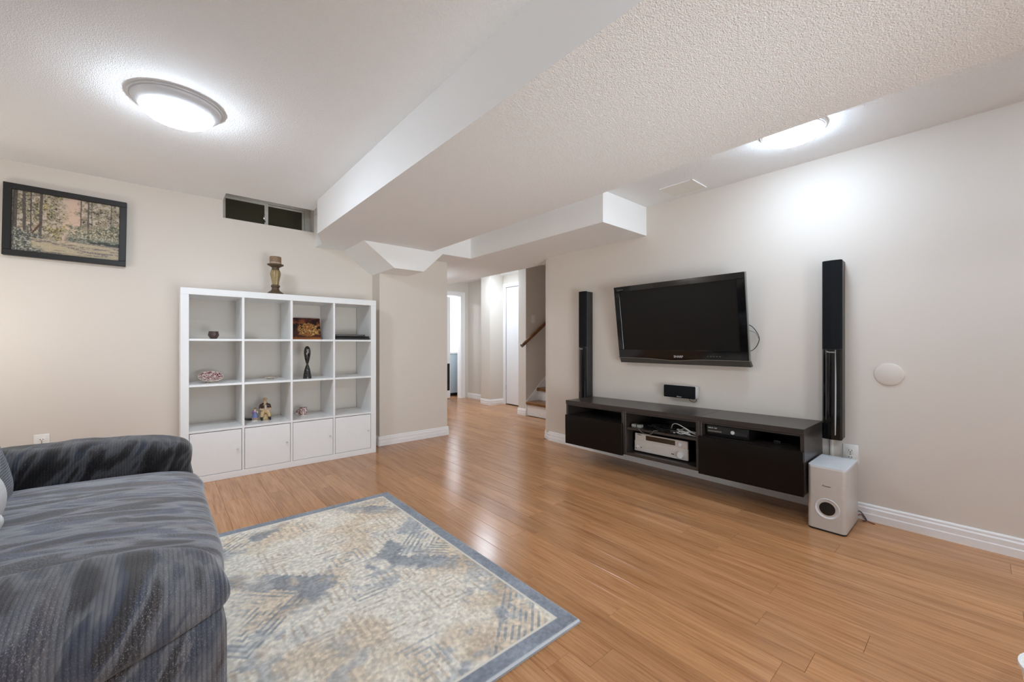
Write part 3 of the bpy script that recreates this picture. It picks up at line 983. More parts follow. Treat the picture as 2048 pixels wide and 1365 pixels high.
# abstract stone sculpture: oval loop pinched over a flared foot
bx, by, bz = 0.979, 3.972, R2
t_ = thing('stone_sculpture', 'tall speckled black stone sculpture with pinched waist', 'sculpture', (bx, by, bz))
def ell(profile, zoff, flat):
    bm = lathe(profile, (0, 0, 0), 'z', 32)
    for vv in bm.verts:
        z = vv.co.z
        tw = (z - 0.13) * 1.6
        x, y = vv.co.x, vv.co.y * flat
        vv.co.x = x * math.cos(tw) - y * math.sin(tw) + bx
        vv.co.y = x * math.sin(tw) + y * math.cos(tw) + by
        vv.co.z = z + bz + zoff
    return bm
obj('foot', ell([(0.0, 0.0), (0.035, 0.0), (0.035, 0.006), (0.030, 0.04), (0.022, 0.085), (0.012, 0.118), (0.008, 0.128), (0.0, 0.128)], 0, 0.75), M_STONE, t_, True)
obj('loop', ell([(0.0, 0.128), (0.008, 0.129), (0.013, 0.145), (0.022, 0.18), (0.028, 0.22), (0.028, 0.245), (0.023, 0.272), (0.012, 0.288), (0.0, 0.292)], 0, 0.7), M_STONE, t_, True)
obj('face_inlay', ell([(0.0, 0.205), (0.014, 0.21), (0.0215, 0.235), (0.019, 0.262), (0.010, 0.276), (0.0, 0.279)], 0, 1.04), M_SILVER_D, t_, True)

# seated old man and child figurines
def skin_figure(name, joints, edges, seg_mat, mats, parent, root=0, sub=1):
    me = bpy.data.meshes.new(name)
    me.from_pydata([j[0] for j in joints], [(e[0], e[1]) for e in edges], [])
    o = bpy.data.objects.new(name + '_skel', me)
    COL.objects.link(o)
    md = o.modifiers.new('skin', 'SKIN')
    md.use_smooth_shade = True
    for k, j in enumerate(joints):
        sv = me.skin_vertices[0].data[k]
        sv.radius = (j[1], j[1])
        sv.use_root = (k == root)
    ss = o.modifiers.new('sub', 'SUBSURF'); ss.levels = sub; ss.render_levels = sub
    dg = bpy.context.evaluated_depsgraph_get()
    res = bpy.data.meshes.new_from_object(o.evaluated_get(dg))
    bpy.data.objects.remove(o)
    res.materials.clear()
    out = obj_me(name, res, mats, parent)
    off = world_loc(parent)
    for p in res.polygons:
        c = p.center + off
        best, bi = 1e9, 0
        for ei, e in enumerate(edges):
            a, b = Vector(joints[e[0]][0]), Vector(joints[e[1]][0])
            d = b - a
            q = max(0, min(1, (c - a).dot(d) / max(d.length_squared, 1e-9)))
            dist = (a + d * q - c).length
            if dist < best:
                best, bi = dist, ei
        p.material_index = seg_mat[bi]
        p.use_smooth = True
    return out

bx, by, bz = 0.668, 4.085, R3
t_ = thing('old_man_figurine', 'porcelain figurine of a seated old man in brown jacket and beige trousers', 'figurine', (bx, by, bz))
def q(x, y, z):
    return (bx + x, by + y, bz + z)
J = [(q(0, 0.012, 0.072), 0.024), (q(0, 0.010, 0.105), 0.025), (q(0, 0.006, 0.132), 0.026), (q(0, 0.002, 0.150), 0.012), (q(0, -0.003, 0.164), 0.013), (q(0, -0.004, 0.177), 0.013),
     (q(-0.032, 0.004, 0.128), 0.012), (q(-0.040, -0.008, 0.098), 0.011), (q(-0.016, -0.030, 0.088), 0.008),
     (q(0.032, 0.004, 0.128), 0.012), (q(0.040, -0.006, 0.098), 0.011), (q(0.018, -0.032, 0.086), 0.008),
     (q(-0.024, -0.026, 0.066), 0.018), (q(-0.030, -0.030, 0.030), 0.013), (q(-0.030, -0.032, 0.010), 0.010), (q(-0.032, -0.050, 0.008), 0.008),
     (q(0.022, -0.030, 0.066), 0.018), (q(0.030, -0.034, 0.030), 0.013), (q(0.030, -0.036, 0.010), 0.010), (q(0.032, -0.054, 0.008), 0.008)]
E_ = [(0, 1), (1, 2), (2, 3), (3, 4), (4, 5), (2, 6), (6, 7), (7, 8), (2, 9), (9, 10), (10, 11), (0, 12), (12, 13), (13, 14), (14, 15), (0, 16), (16, 17), (17, 18), (18, 19)]
SM = [1, 0, 3, 3, 3, 0, 0, 3, 0, 0, 3, 1, 1, 2, 2, 1, 1, 2, 2]
skin_figure('body', J, E_, SM, [M_JACKET, M_TROUSER, M_SHOE, M_SKIN], t_)
obj('cap', lathe([(0.0, 0.0), (0.019, 0.0), (0.018, 0.008), (0.012, 0.014), (0.0, 0.016)], q(0, -0.005, 0.178), 'z', 20), M_TROUSER, t_, True)
obj('shirt_front', lathe([(0.0, -0.006), (0.009, 0.0), (0.010, 0.02), (0.007, 0.042), (0.0, 0.048)], q(0, -0.022, 0.092), 'z', 16), M_SHIRT, t_, True)
obj('bench', lathe([(0.0, 0.0), (0.040, 0.0), (0.046, 0.012), (0.040, 0.030), (0.036, 0.050), (0.0, 0.054)], q(0.002, 0.016, 0.0), 'z', 16, flute=lambda a, h: 0.08 * math.sin(3 * a + h * 90)), M_TROUSER, t_, True)

bx, by, bz = 0.592, 4.075, R3
t_ = thing('child_figurine', 'small porcelain child figurine in blue and purple dress beside the seated man', 'figurine', (bx, by, bz))
J = [(q(0, 0, 0.050), 0.017), (q(0, 0, 0.080), 0.013), (q(0, 0, 0.094), 0.007), (q(0, -0.002, 0.106), 0.013), (q(0, -0.002, 0.115), 0.010),
     (q(-0.016, 0, 0.084), 0.007), (q(-0.022, -0.008, 0.062), 0.006), (q(0.016, 0, 0.084), 0.007), (q(0.020, -0.010, 0.064), 0.006),
     (q(-0.007, 0, 0.028), 0.008), (q(-0.007, -0.002, 0.010), 0.007), (q(0.007, 0, 0.028), 0.008), (q(0.007, -0.002, 0.010), 0.007)]
E_ = [(0, 1), (1, 2), (2, 3), (3, 4), (1, 5), (5, 6), (1, 7), (7, 8), (0, 9), (9, 10), (0, 11), (11, 12)]
SM = [0, 2, 2, 3, 1, 1, 0, 2, 0, 2, 0, 2]
skin_figure('body', J, E_, SM, [M_BLUE, M_PURPLE, M_SKIN, M_HAIR], t_)
obj('skirt', lathe([(0.0, 0.030), (0.024, 0.030), (0.022, 0.044), (0.014, 0.066), (0.0, 0.070)], q(0, 0, 0), 'z', 24, flute=lambda a, h: 0.06 * math.cos(7 * a)), M_BLUE, t_, True)
obj('pedestal', lathe([(0.0, 0.0), (0.022, 0.0), (0.022, 0.005), (0.016, 0.009), (0.0, 0.010)], q(0, 0, 0), 'z', 24), M_PORCELAIN, t_, True)
bx, by, bz = 0.546, 4.115, R3
t_ = thing('black_cat_figurine', 'tiny black animal figurine lying left of the child figurine', 'figurine', (bx, by, bz))
J = [(q(0.018, 0, 0.012), 0.010), (q(0, 0, 0.013), 0.012), (q(-0.018, 0, 0.016), 0.008), (q(-0.024, 0, 0.024), 0.008), (q(0.030, 0.004, 0.010), 0.004)]
skin_figure('body', J, [(0, 1), (1, 2), (2, 3), (0, 4)], [0, 0, 0, 0], [M_SHOE], t_)
obj('ears', lathe([(0.0, 0.0), (0.005, 0.0), (0.0, 0.008)], q(-0.025, 0, 0.029), 'z', 8), M_SHOE, t_)

bx, by, bz = 0.976, 4.10, R3
t_ = thing('patterned_mug', 'white mug with dark red flower pattern in the lower cube', 'mug', (bx, by, bz))
obj('mug_body', lathe([(0.0, 0.0), (0.026, 0.0), (0.029, 0.006), (0.034, 0.020), (0.0355, 0.040), (0.034, 0.058), (0.031, 0.068), (0.033, 0.074), (0.030, 0.074), (0.029, 0.066), (0.032, 0.040), (0.026, 0.010), (0.0, 0.008)], (bx, by, bz), 'z', 40), M_REDWARE, t_, True)
obj('handle', tube([(bx - 0.032, by + 0.006, bz + 0.056), (bx - 0.048, by + 0.010, bz + 0.052), (bx - 0.052, by + 0.012, bz + 0.034), (bx - 0.046, by + 0.010, bz + 0.018), (bx - 0.031, by + 0.006, bz + 0.016)], 0.005, 8, 6), M_REDWARE, t_, True)
obj('foot_ring', lathe([(0.0255, 0.0), (0.0305, 0.0), (0.031, 0.008), (0.0275, 0.008)], (bx, by, bz), 'z', 32), M_PORCELAIN, t_, True)

# ------------------------------------------------------------------ framed forest painting
PC = Vector((-0.5175, 4.262, 1.899))
pic = thing('framed_painting', 'black framed painting of a sunlit forest path on the wall', 'painting', (PC.x, YF, PC.z))
PWd, PHt = 0.598, 0.486
def fr(x0, x1, z0, z1, d0, d1, bev=0.002):
    return box(PC.x + x0, PC.x + x1, PC.y + d0, PC.y + d1, PC.z + z0, PC.z + z1, bev)
hw, hh, fb = PWd / 2, PHt / 2, 0.038
obj('frame_top', fr(-hw, hw, hh - fb, hh, -0.014, 0.026), M_FRAME, pic)
obj('frame_bottom', fr(-hw, hw, -hh, -hh + fb, -0.014, 0.026), M_FRAME, pic)
obj('frame_side', fr(-hw, -hw + fb, -hh + fb, hh - fb, -0.014, 0.026), M_FRAME, pic)
obj('frame_side', fr(hw - fb, hw, -hh + fb, hh - fb, -0.014, 0.026), M_FRAME, pic)
obj('backing', fr(-hw + 0.01, hw - 0.01, -hh + 0.01, hh - 0.01, 0.010, 0.024, 0), M_FRAME, pic)
def forest(U, V):
    A = 1.25
    n1 = vnoise(U, V, 7, 5, 11, 4); n2 = vnoise(U, V, 34, 26, 12, 4); n3 = vnoise(U, V, 95, 76, 13, 2); n4 = vnoise(U, V, 14, 11, 14, 4)
    c = np.zeros(U.shape + (3,)) + np.array((196, 182, 166.))
    glow = sstep(0.15 - np.abs(U - 0.53 - (V - 0.5) * 0.05), 0, 0.12)
    c = blend(c, (212, 184, 164), glow)
    side = sstep(np.abs(U - 0.53) + (n4 - 0.5) * 0.22, 0.02, 0.13)
    c = blend(c, (158, 146, 122), side * sstep(n2, 0.36, 0.58))
    c = blend(c, (182, 168, 116), side * sstep(n4, 0.50, 0.64) * sstep(0.20 - np.abs(U - 0.36), 0, 0.12))
    c = blend(c, (98, 94, 82), side * sstep(n3 * 0.5 + n4 * 0.5, 0.52, 0.66) * 0.85)
    c = blend(c, (66, 64, 58), side * sstep(n3 * 0.6 + n2 * 0.4, 0.56, 0.70) * 0.8)
    for x0, w, lean, bot in ((0.020, 0.022, 0.01, 0.16), (0.112, 0.017, -0.010, 0.30), (0.162, 0.009, 0.0, 0.3), (0.240, 0.016, 0.012, 0.22), (0.612, 0.008, 0.0, 0.30), (0.682, 0.010, 0.0, 0.33), (0.716, 0.006, 0.0, 0.4), (0.90, 0.007, 0.01, 0.5)):
        m = sstep(w - np.abs(U - x0 - lean * V + 0.012 * (n4 - 0.5)), 0, 0.005) * sstep(V, bot, bot + 0.06)
        c = blend(c, (84, 78, 74), m * (0.75 + 0.25 * n3))
    d = np.abs((V - 0.26) - (U - 0.15) * 2.4)
    c = blend(c, (92, 72, 60), sstep(0.035 - d, 0, 0.02) * (U > 0.14) * (U < 0.26))
    bush = sstep(0.58 - V + (U - 0.72) * 0.45 + (n4 - 0.5) * 0.35, 0, 0.08) * sstep(V, 0.22, 0.26) * sstep(U, 0.44, 0.52)
    leaf = blend(np.zeros(U.shape + (3,)) + np.array((122, 118, 100.)), (196, 184, 156), sstep(n3, 0.46, 0.62))
    leaf = blend(leaf, (84, 86, 74), sstep(n2, 0.46, 0.36) * 0.8)
    leaf = blend(leaf, (134, 146, 144), sstep(0.42 - V, 0, 0.14) * sstep(n3, 0.45, 0.6) * 0.7)
    leaf = blend(leaf, (62, 66, 60), sstep(0.34 - V, 0, 0.06) * sstep(n4, 0.52, 0.42))
    c = c * (1 - bush[..., None]) + leaf * bush[..., None]
    lb = sstep(0.40 - V + (0.20 - U) * 0.6 + (n4 - 0.5) * 0.4, 0, 0.10) * sstep(0.44 - U, 0, 0.12)
    lf_ = blend(np.zeros(U.shape + (3,)) + np.array((104, 104, 96.)), (178, 176, 164), sstep(n3, 0.48, 0.64))
    lf_ = blend(lf_, (70, 72, 70), sstep(n2, 0.46, 0.34) * 0.8)
    c = c * (1 - lb[..., None]) + lf_ * lb[..., None]
    edge = 0.27 + 0.03 * np.sin(U * 6 + 2) - 0.05 * sstep(U, 0.7, 1.0)
    pth = sstep(edge - V + (n2 - 0.5) * 0.06, 0, 0.03) * sstep(U + V * 0.5 - 0.22 + (n4 - 0.5) * 0.16, 0, 0.10)
    st = vnoise(U, V, 6, 40, 31, 3)
    pc = blend(np.zeros(U.shape + (3,)) + np.array((178, 164, 138.)), (126, 116, 112), sstep(st, 0.46, 0.60))
    pc = blend(pc, (192, 180, 152), sstep(n3, 0.52, 0.68) * 0.7)
    c = c * (1 - pth[..., None]) + pc * pth[..., None]
    return c
def picP(U, V):
    return np.stack([PC.x - hw + fb - 0.002 + (PWd - 2 * fb + 0.004) * U, np.full_like(U, PC.y + 0.006), PC.z - hh + fb - 0.002 + (PHt - 2 * fb + 0.004) * V], -1)
grid_print('canvas', 330, 262, forest, picP, M_PRINT, pic)
pic.rotation_euler = (math.radians(0.0), math.radians(0.9), 0)

# ------------------------------------------------------------------ floating media cabinets
CF = 2.822                       # carcass front plane
TILT = -0.0125
def cabz(y):
    return (1.59 - y) * 0.0125
def cab_thing(name, label, cat, y, x=3.0, z=0.0, group=None):
    o_ = thing(name, label, cat, (x, y, z), group)
    o_['tilted'] = 1
    return o_
def settle(o_):
    """hang the thing with the cabinet's slight slope"""
    o_.rotation_euler.x = TILT
    o_.location.z += cabz(o_.location.y)
    del o_['tilted']
BZ, TZ = 0.172, 0.522            # carcass bottom and top (before the slope)
def unit(label, y0, y1, drawer, group='floating media cabinet units'):
    u_ = cab_thing('media_cabinet', label, 'cabinet', (y0 + y1) / 2, XR, 0.0, group)
    wt = 0.020
    obj('side_panel', box(CF, XR, y0, y0 + wt, BZ, TZ, 0.001), M_VENEER, u_)
    obj('side_panel', box(CF, XR, y1 - wt, y1, BZ, TZ, 0.001), M_VENEER, u_)
    obj('bottom_panel', box(CF + 0.001, XR - 0.004, y0 + wt, y1 - wt, BZ, BZ + 0.024, 0.001), M_VENEER, u_)
    obj('top_panel', box(CF + 0.002, XR - 0.004, y0 + wt, y1 - wt, TZ - 0.012, TZ), M_VENEER, u_)
    obj('back_panel', box(XR - 0.012, XR - 0.002, y0 + wt, y1 - wt, BZ + 0.024, TZ - 0.012), M_BLACK, u_)
    if drawer:
        d_ = obj('drawer', box(CF - 0.020, CF - 0.001, y0 + 0.002, y1 - 0.002, BZ - 0.008, 0.424, 0.0015), M_DRAWER, u_)
        obj('drawer_box', box(CF + 0.001, CF + 0.34, y0 + wt + 0.006, y1 - wt - 0.006, BZ + 0.03, 0.395), M_BLACK, d_)
        obj('inner_shelf', box(CF + 0.001, XR - 0.012, y0 + wt, y1 - wt, 0.410, 0.424), M_VENEER, u_)
    else:
        obj('inner_shelf', box(CF + 0.012, XR - 0.012, y0 + wt, y1 - wt, 0.378, 0.396, 0.001), M_VENEER, u_)
    return u_
u1 = unit('dark floating cabinet unit with drawer, beside the left tall speaker', 1.897, 2.512, True)
u2 = unit('dark open floating cabinet unit holding the silver receiver', 1.289, 1.896, False)
u3 = unit('dark floating cabinet unit with wide drawer, holding the game console', 0.676, 1.288, True)
w1 = cab_thing('worktop', 'long dark wooden cabinet top beneath the television', 'worktop', 1.90, XR)
obj('board', box(CF - 0.006, XR, 1.2890, 2.512, TZ, TZ + 0.033, 0.0015), M_VENEER, w1)
obj('edge_band', box(CF - 0.0068, CF - 0.006, 1.2895, 2.511, TZ + 0.002, TZ + 0.031), M_VENEER, w1)
w2 = cab_thing('worktop', 'short dark wooden cabinet top beside the silver subwoofer', 'worktop', 0.98, XR)
obj('board', box(CF - 0.006, XR, 0.674, 1.2882, TZ, TZ + 0.033, 0.0015), M_VENEER, w2)
obj('edge_band', box(CF - 0.0068, CF - 0.006, 0.6745, 1.2875, TZ + 0.002, TZ + 0.031), M_VENEER, w2)

# AV receiver
ry0, ry1, rx, rz0, rz1 = 1.402, 1.842, 2.895, BZ + 0.024, 0.349
rc = cab_thing('av_receiver', 'silver stereo receiver with brown display and volume knob', 'receiver', 1.62, rx)
obj('body', box(rx + 0.012, rx + 0.29, ry0 + 0.006, ry1 - 0.006, rz0 + 0.012, rz1 - 0.006, 0.002), M_BLACK, rc)
mid = rz0 + 0.092
obj('face_lower', box(rx - 0.003, rx + 0.013, ry0, ry1, rz0 + 0.010, mid, 0.003, 2), M_SILVER, rc)
obj('face_upper', box(rx, rx + 0.013, ry0 + 0.003, ry1 - 0.003, mid, rz1 - 0.002, 0.002, 2), M_SILVER, rc)
obj('display', box(rx - 0.0012, rx + 0.002, ry0 + 0.098, ry1 - 0.100, mid + 0.014, mid + 0.050), M_DARKGLASS, rc)
def knob_x(y, z, r, d, x=rx):
    return lathe([(0.0, 0.002), (r * 1.12, 0.002), (r * 1.12, -0.002), (r, -0.003), (r * 0.94, -d), (r * 0.7, -d - 0.001), (0.0, -d + 0.002)], (x, y, z), 'x', 32)
obj('volume_knob', knob_x(ry0 + 0.052, rz0 + 0.046, 0.024, 0.018, rx - 0.003), M_LAMPRING, rc, True)
obj('selector_knob', knob_x(ry0 + 0.055, mid + 0.030, 0.014, 0.014), M_LAMPRING, rc, True)
obj('small_knob', knob_x(ry1 - 0.030, rz0 + 0.045, 0.010, 0.010, rx - 0.003), M_LAMPRING, rc, True)
for yy, zz in ((ry1 - 0.060, 0.042), (ry1 - 0.016, 0.032), (ry0 + 0.110, 0.040), (ry0 + 0.122, 0.040)):
    obj('jack', lathe([(0.0, 0.0), (0.0045, 0.0), (0.0045, -0.002), (0.0, -0.002)], (rx - 0.003, yy, rz0 + zz), 'x', 12), M_BLACK, rc)
for k in range(7):
    a = 2 * math.pi * k / 7
    obj('button', lathe([(0.0, 0.001), (0.0042, 0.0), (0.004, -0.002), (0.0, -0.002)], (rx - 0.003, ry1 - 0.128 + 0.018 * math.cos(a), rz0 + 0.050 + 0.020 * math.sin(a)), 'x', 10), M_LAMPRING, rc)
for yy in (ry0 + 0.03, ry1 - 0.03):
    obj('foot', box(rx + 0.02, rx + 0.06, yy - 0.018, yy + 0.018, rz0, rz0 + 0.012, 0.002), M_BLACK, rc)
lettering('Pioneer', 0.011, (rx - 0.0008, ry1 - 0.045, rz1 - 0.012), (0, -1, 0), (0, 0, 1), M_LETTER_D, rc)

# game console
gy0, gy1, gx, gz0 = 0.985, 1.255, 2.868, 0.424
gc = cab_thing('game_console', 'black game console with round power button in the cabinet niche', 'game console', 1.12, gx)
prof = [(gx + 0.006, gz0 + 0.004), (gx + 0.26, gz0 + 0.004), (gx + 0.26, gz0 + 0.074), (gx, gz0 + 0.074), (gx - 0.004, gz0 + 0.050), (gx, gz0 + 0.022)]
obj('body', prism(prof, gy0, gy1, 'y'), M_BLACK, gc)
obj('front_face', box(gx - 0.0035, gx + 0.002, gy0 + 0.008, gy1 - 0.004, gz0 + 0.024, gz0 + 0.070, 0.001), M_GLOSS, gc)
obj('power_button', lathe([(0.0, 0.0), (0.0125, 0.0), (0.0125, -0.003), (0.010, -0.005), (0.0, -0.005)], (gx - 0.0035, gy0 + 0.098, gz0 + 0.042), 'x', 24), M_LETTER, gc, True)
obj('tray_line', box(gx - 0.0042, gx - 0.0030, gy1 - 0.10, gy1 - 0.012, gz0 + 0.030, gz0 + 0.040), M_SILVER_D, gc)
lettering('XBOX 360', 0.013, (gx - 0.0045, gy1 - 0.042, gz0 + 0.056), (0, -1, 0), (0, 0, 1), M_LETTER, gc)
for yy in (gy0 + 0.02, gy1 - 0.02):
    obj('foot', box(gx + 0.02, gx + 0.04, yy - 0.01, yy + 0.01, gz0, gz0 + 0.004), M_BLACK, gc)
# small sensor with cable in the niche
sn = cab_thing('motion_sensor', 'small dark sensor lying in the right cabinet niche', 'sensor', 0.84, 2.93)
obj('head', box(2.92, 2.94, 0.825, 0.862, 0.424, 0.446, 0.004, 2), M_BLACK, sn)
obj('cord', tube([(2.93, 0.826, 0.432), (2.95, 0.80, 0.430), (2.96, 0.76, 0.427), (3.0, 0.73, 0.427)], 0.003, 6, 6), M_CABLE_B, sn, True)
# white modem, black cable heap, white cable coil on the shelf of the open unit
SZ = 0.396
md = cab_thing('power_adapter', 'small off-white adapter box on the open cabinet shelf', 'adapter', 1.79, 2.87)
obj('case', box(2.862, 2.905, 1.768, 1.852, SZ, SZ + 0.024, 0.004, 2), M_ADAPTER, md)
obj('strap', box(2.861, 2.906, 1.800, 1.806, SZ, SZ + 0.0255), M_BLACK, md)
def loop_pts(c, a, b, n, turns, jit, z0, rs, zr=0.02):
    R_ = random.Random(rs)
    out = []
    for k in range(int(n * turns) + 1):
        an = 2 * math.pi * k / n
        out.append((c[0] + a * math.cos(an) + R_.uniform(-jit, jit), c[1] + b * math.sin(an) + R_.uniform(-jit, jit), z0 + R_.uniform(0, zr)))
    return out
wc = cab_thing('white_cable', 'coil of white cable on the open cabinet shelf', 'cable', 1.42, 2.90)
obj('coil', tube(loop_pts((2.90, 1.40), 0.045, 0.085, 9, 2.6, 0.008, SZ + 0.005, 4, 0.03), 0.0032, 6, 5), M_CABLE_W, wc, True)
obj('tail', tube([(2.86, 1.33, SZ + 0.02), (2.855, 1.40, SZ + 0.055), (2.87, 1.47, SZ + 0.075), (2.90, 1.52, SZ + 0.06), (2.94, 1.55, SZ + 0.02)], 0.0032, 6, 6), M_CABLE_W, wc, True)
bc = cab_thing('black_cables', 'tangled black cables on the open cabinet shelf', 'cable', 1.62, 2.93)
obj('tangle', tube(loop_pts((2.93, 1.62), 0.05, 0.10, 7, 3.4, 0.02, SZ + 0.005, 8, 0.03), 0.0035, 6, 5), M_CABLE_B, bc, True)
obj('plug', box(2.868, 2.893, 1.478, 1.528, SZ + 0.001, SZ + 0.024, 0.005, 2), M_BLACK, bc)
obj('plug_tip', box(2.862, 2.870, 1.484, 1.496, SZ + 0.006, SZ + 0.012), M_CABLE_W, bc)
obj('hanging_lead', tube([(2.845, 1.79, SZ + 0.006), (2.828, 1.765, SZ + 0.004), (2.826, 1.74, SZ - 0.02), (2.826, 1.69, SZ - 0.03), (2.826, 1.65, SZ - 0.018), (2.828, 1.635, SZ + 0.004), (2.846, 1.61, SZ + 0.006)], 0.0022, 6, 6), M_SILVER_D, bc, True)
for o_ in [q_ for q_ in list(COL.objects) if q_.get('tilted')]:
    settle(o_)

# ------------------------------------------------------------------ television
TVW, TVH = 1.073, 0.640
tv = thing('television', 'large black flat television tilted forward on the wall', 'television', (XR - 0.075, 1.622, 0.897))
O = tv.location.copy()
# built upright at its pivot then tilted; front faces -X
tx = O.x - 0.005
def tb(y0, y1, z0, z1, d0, d1, bev=0.0, seg=1):
    return box(tx + d0, tx + d1, O.y + y0, O.y + y1, O.z + z0, O.z + z1, bev, seg)
hw = TVW / 2
obj('rear_shell', tb(-hw + 0.012, hw - 0.012, 0.03, 0.665, 0.022, 0.062, 0.012, 2), M_BLACK, tv)
z_lo, z_hi = 0.040, 0.675
bz_s, bz_t, bz_b = 0.052, 0.046, 0.078
bzl = tv
obj('bezel_top', tb(-hw, hw, z_hi - bz_t, z_hi, 0.0, 0.030, 0.002), M_GLOSS, tv)
obj('bezel_bottom', tb(-hw, hw, z_lo, z_lo + bz_b, 0.0, 0.030, 0.002), M_GLOSS, tv)
obj('bezel_side', tb(-hw, -hw + bz_s, z_lo + bz_b, z_hi - bz_t, 0.0, 0.030, 0.001), M_GLOSS, tv)
obj('bezel_side', tb(hw - bz_s, hw, z_lo + bz_b, z_hi - bz_t, 0.0, 0.030, 0.001), M_GLOSS, tv)
obj('side_edge', tb(-hw - 0.004, -hw, z_lo, z_hi, 0.006, 0.030), M_TRIMSILVER, tv)
obj('screen', tb(-hw + bz_s - 0.002, hw - bz_s + 0.002, z_lo + bz_b - 0.002, z_hi - bz_t + 0.002, 0.006, 0.014), M_SCREEN, tv)
# wavy lower speaker strip with a bright silver line
ny = 40
def wave_y(s):
    return 0.014 * math.exp(-((s - 0.05) / 0.28) ** 2)
pts_t = [(-hw + TVW * k / ny, z_lo + 0.004 - wave_y((-hw + TVW * k / ny) / hw * 1.0)) for k in range(ny + 1)]
strip = [(O.y + y, O.z + z) for y, z in pts_t] + [(O.y + hw - 0.01, O.z + 0.0), (O.y - hw - 0.012, O.z + 0.0)]
# strip lower edge: ends thick, middle thin
obj('speaker_strip', prism(strip, tx + 0.004, tx + 0.040, 'x'), M_TVGREY, tv)
bmw = prism([(O.y + y, O.z + z + 0.002) for y, z in pts_t] + [(O.y + y, O.z + z - 0.0022) for y, z in reversed(pts_t)], tx - 0.0015, tx + 0.006, 'x')
obj('silver_line', bmw, M_TRIMSILVER, tv)
bm = prism([(O.y + y, O.z + z) for y, z in pts_t] + [(O.y + hw, O.z + z_lo + 0.01), (O.y - hw, O.z + z_lo + 0.01)], tx, tx + 0.03, 'x')
obj('bezel_wave', bm, M_GLOSS, tv)
lettering('SHARP', 0.026, (tx - 0.001, O.y - 0.020, O.z + z_lo + 0.024), (0, -1, 0), (0, 0, 1), M_LETTER, tv)
lettering('AQUOS', 0.018, (tx - 0.001, O.y + hw - 0.062, O.z + z_hi - 0.028), (0, -1, 0), (0, 0, 1), M_SILVER_D, tv)
for k in range(5):
    obj('button_mark', tb(-hw + 0.19 + k * 0.022, -hw + 0.200 + k * 0.022, z_lo + 0.030, z_lo + 0.033, -0.001, 0.001), M_SILVER_D, tv)
obj('wall_bracket', tb(-0.20, 0.20, 0.18, 0.52, 0.062, 0.082), M_BLACK, tv)
tv.rotation_euler = (0, math.radians(-8.3), 0)
tc_ = thing('television_cable', 'thin black cable looping out behind the television', 'cable', (XR - 0.05, 1.08, 1.1))
obj('cord', tube([(XR - 0.05, 1.16, 1.22), (XR - 0.04, 1.085, 1.19), (XR - 0.035, 1.040, 1.12), (XR - 0.035, 1.042, 1.07), (XR - 0.04, 1.075, 1.02), (XR - 0.05, 1.15, 0.99)], 0.0028, 6, 8), M_CABLE_B, tc_, True)
obj('cord', tube([(XR - 0.02, 1.13, 1.165), (XR - 0.015, 1.07, 1.145), (XR - 0.02, 1.045, 1.10)], 0.002, 6, 6), M_SILVER_D, tc_, True)

# ------------------------------------------------------------------ speakers
def tall_speaker(label, y0, y1, group='tall wall speakers'):
    z0, z1 = 0.474, 1.578
    xf, xb = 3.118, XR
    zm = 1.030
    s_ = thing('tall_speaker', label, 'speaker', (xb, (y0 + y1) / 2, z0), group)
    w = y1 - y0
    outline = [(xb, y0 + 0.004), (xf + 0.018, y0), (xf + 0.004, y0 + 0.010), (xf, y0 + w * 0.5), (xf + 0.004, y1 - 0.010), (xf + 0.018, y1), (xb, y1 - 0.004)]
    obj('cabinet', prism(outline, z0 + 0.006, z1 - 0.004), M_SPK, s_)
    gr = [(xf + 0.016, y0 + 0.001), (xf + 0.002, y0 + 0.009), (xf - 0.004, y0 + w * 0.5), (xf + 0.002, y1 - 0.009), (xf + 0.016, y1 - 0.001)]
    obj('grille', prism(gr, zm + 0.002, z1), M_GRILLE, s_)
    gl = [(xf + 0.016, y0 + 0.001), (xf + 0.0025, y0 + 0.009), (xf - 0.002, y0 + w * 0.5), (xf + 0.0025, y1 - 0.009), (xf + 0.016, y1 - 0.001)]
    obj('lower_front', prism(gl, z0, zm - 0.002), M_GLOSS, s_)
    yc = (y0 + y1) / 2
    col = [(xf - 0.0015, yc - 0.026), (xf - 0.010, yc - 0.014), (xf - 0.012, yc), (xf - 0.010, yc + 0.014), (xf - 0.0015, yc + 0.026)]
    obj('gloss_column', prism(col, z0 + 0.03, zm - 0.003), M_GLOSS, s_, 40)
    for yy in (yc + 0.0255,):
        obj('chrome_strip', box(xf - 0.004, xf + 0.001, yy, yy + 0.0025, z0 + 0.12, zm - 0.003), M_CHROME, s_)
    lettering('Pioneer', 0.0135, (xf - 0.0128, yc, zm - 0.017), (0, -1, 0), (0, 0, 1), M_LETTER, s_)
    return s_
M_SPK = plain('speaker_cabinet_grey', (52, 51, 50), 0.38, metal=0.3, mottled=0.05)
tall_speaker('tall slim black speaker on the wall right of the television', 0.563, 0.664)
tall_speaker('tall slim black speaker on the wall left of the television', 2.527, 2.628)

cs = thing('center_speaker', 'small black center speaker with silver side below the television', 'speaker', (XR, 1.605, 0.675))
obj('cabinet', box(3.162, XR, 1.472, 1.738, 0.626, 0.727, 0.012, 3), M_SILVER, cs, True)
obj('grille', box(3.146, 3.166, 1.474, 1.736, 0.627, 0.726, 0.008, 3), M_GRILLE, cs, True)
lettering('Pioneer', 0.0125, (3.1452, 1.600, 0.638), (0, -1, 0), (0, 0, 1), M_LETTER, cs)
obj('lead', tube([(3.20, 1.545, 0.630), (3.20, 1.540, 0.610), (3.20, 1.515, 0.598), (3.20, 1.490, 0.604), (3.20, 1.487, 0.630)], 0.0022, 6, 6), M_BROWNFOOT, cs, True)

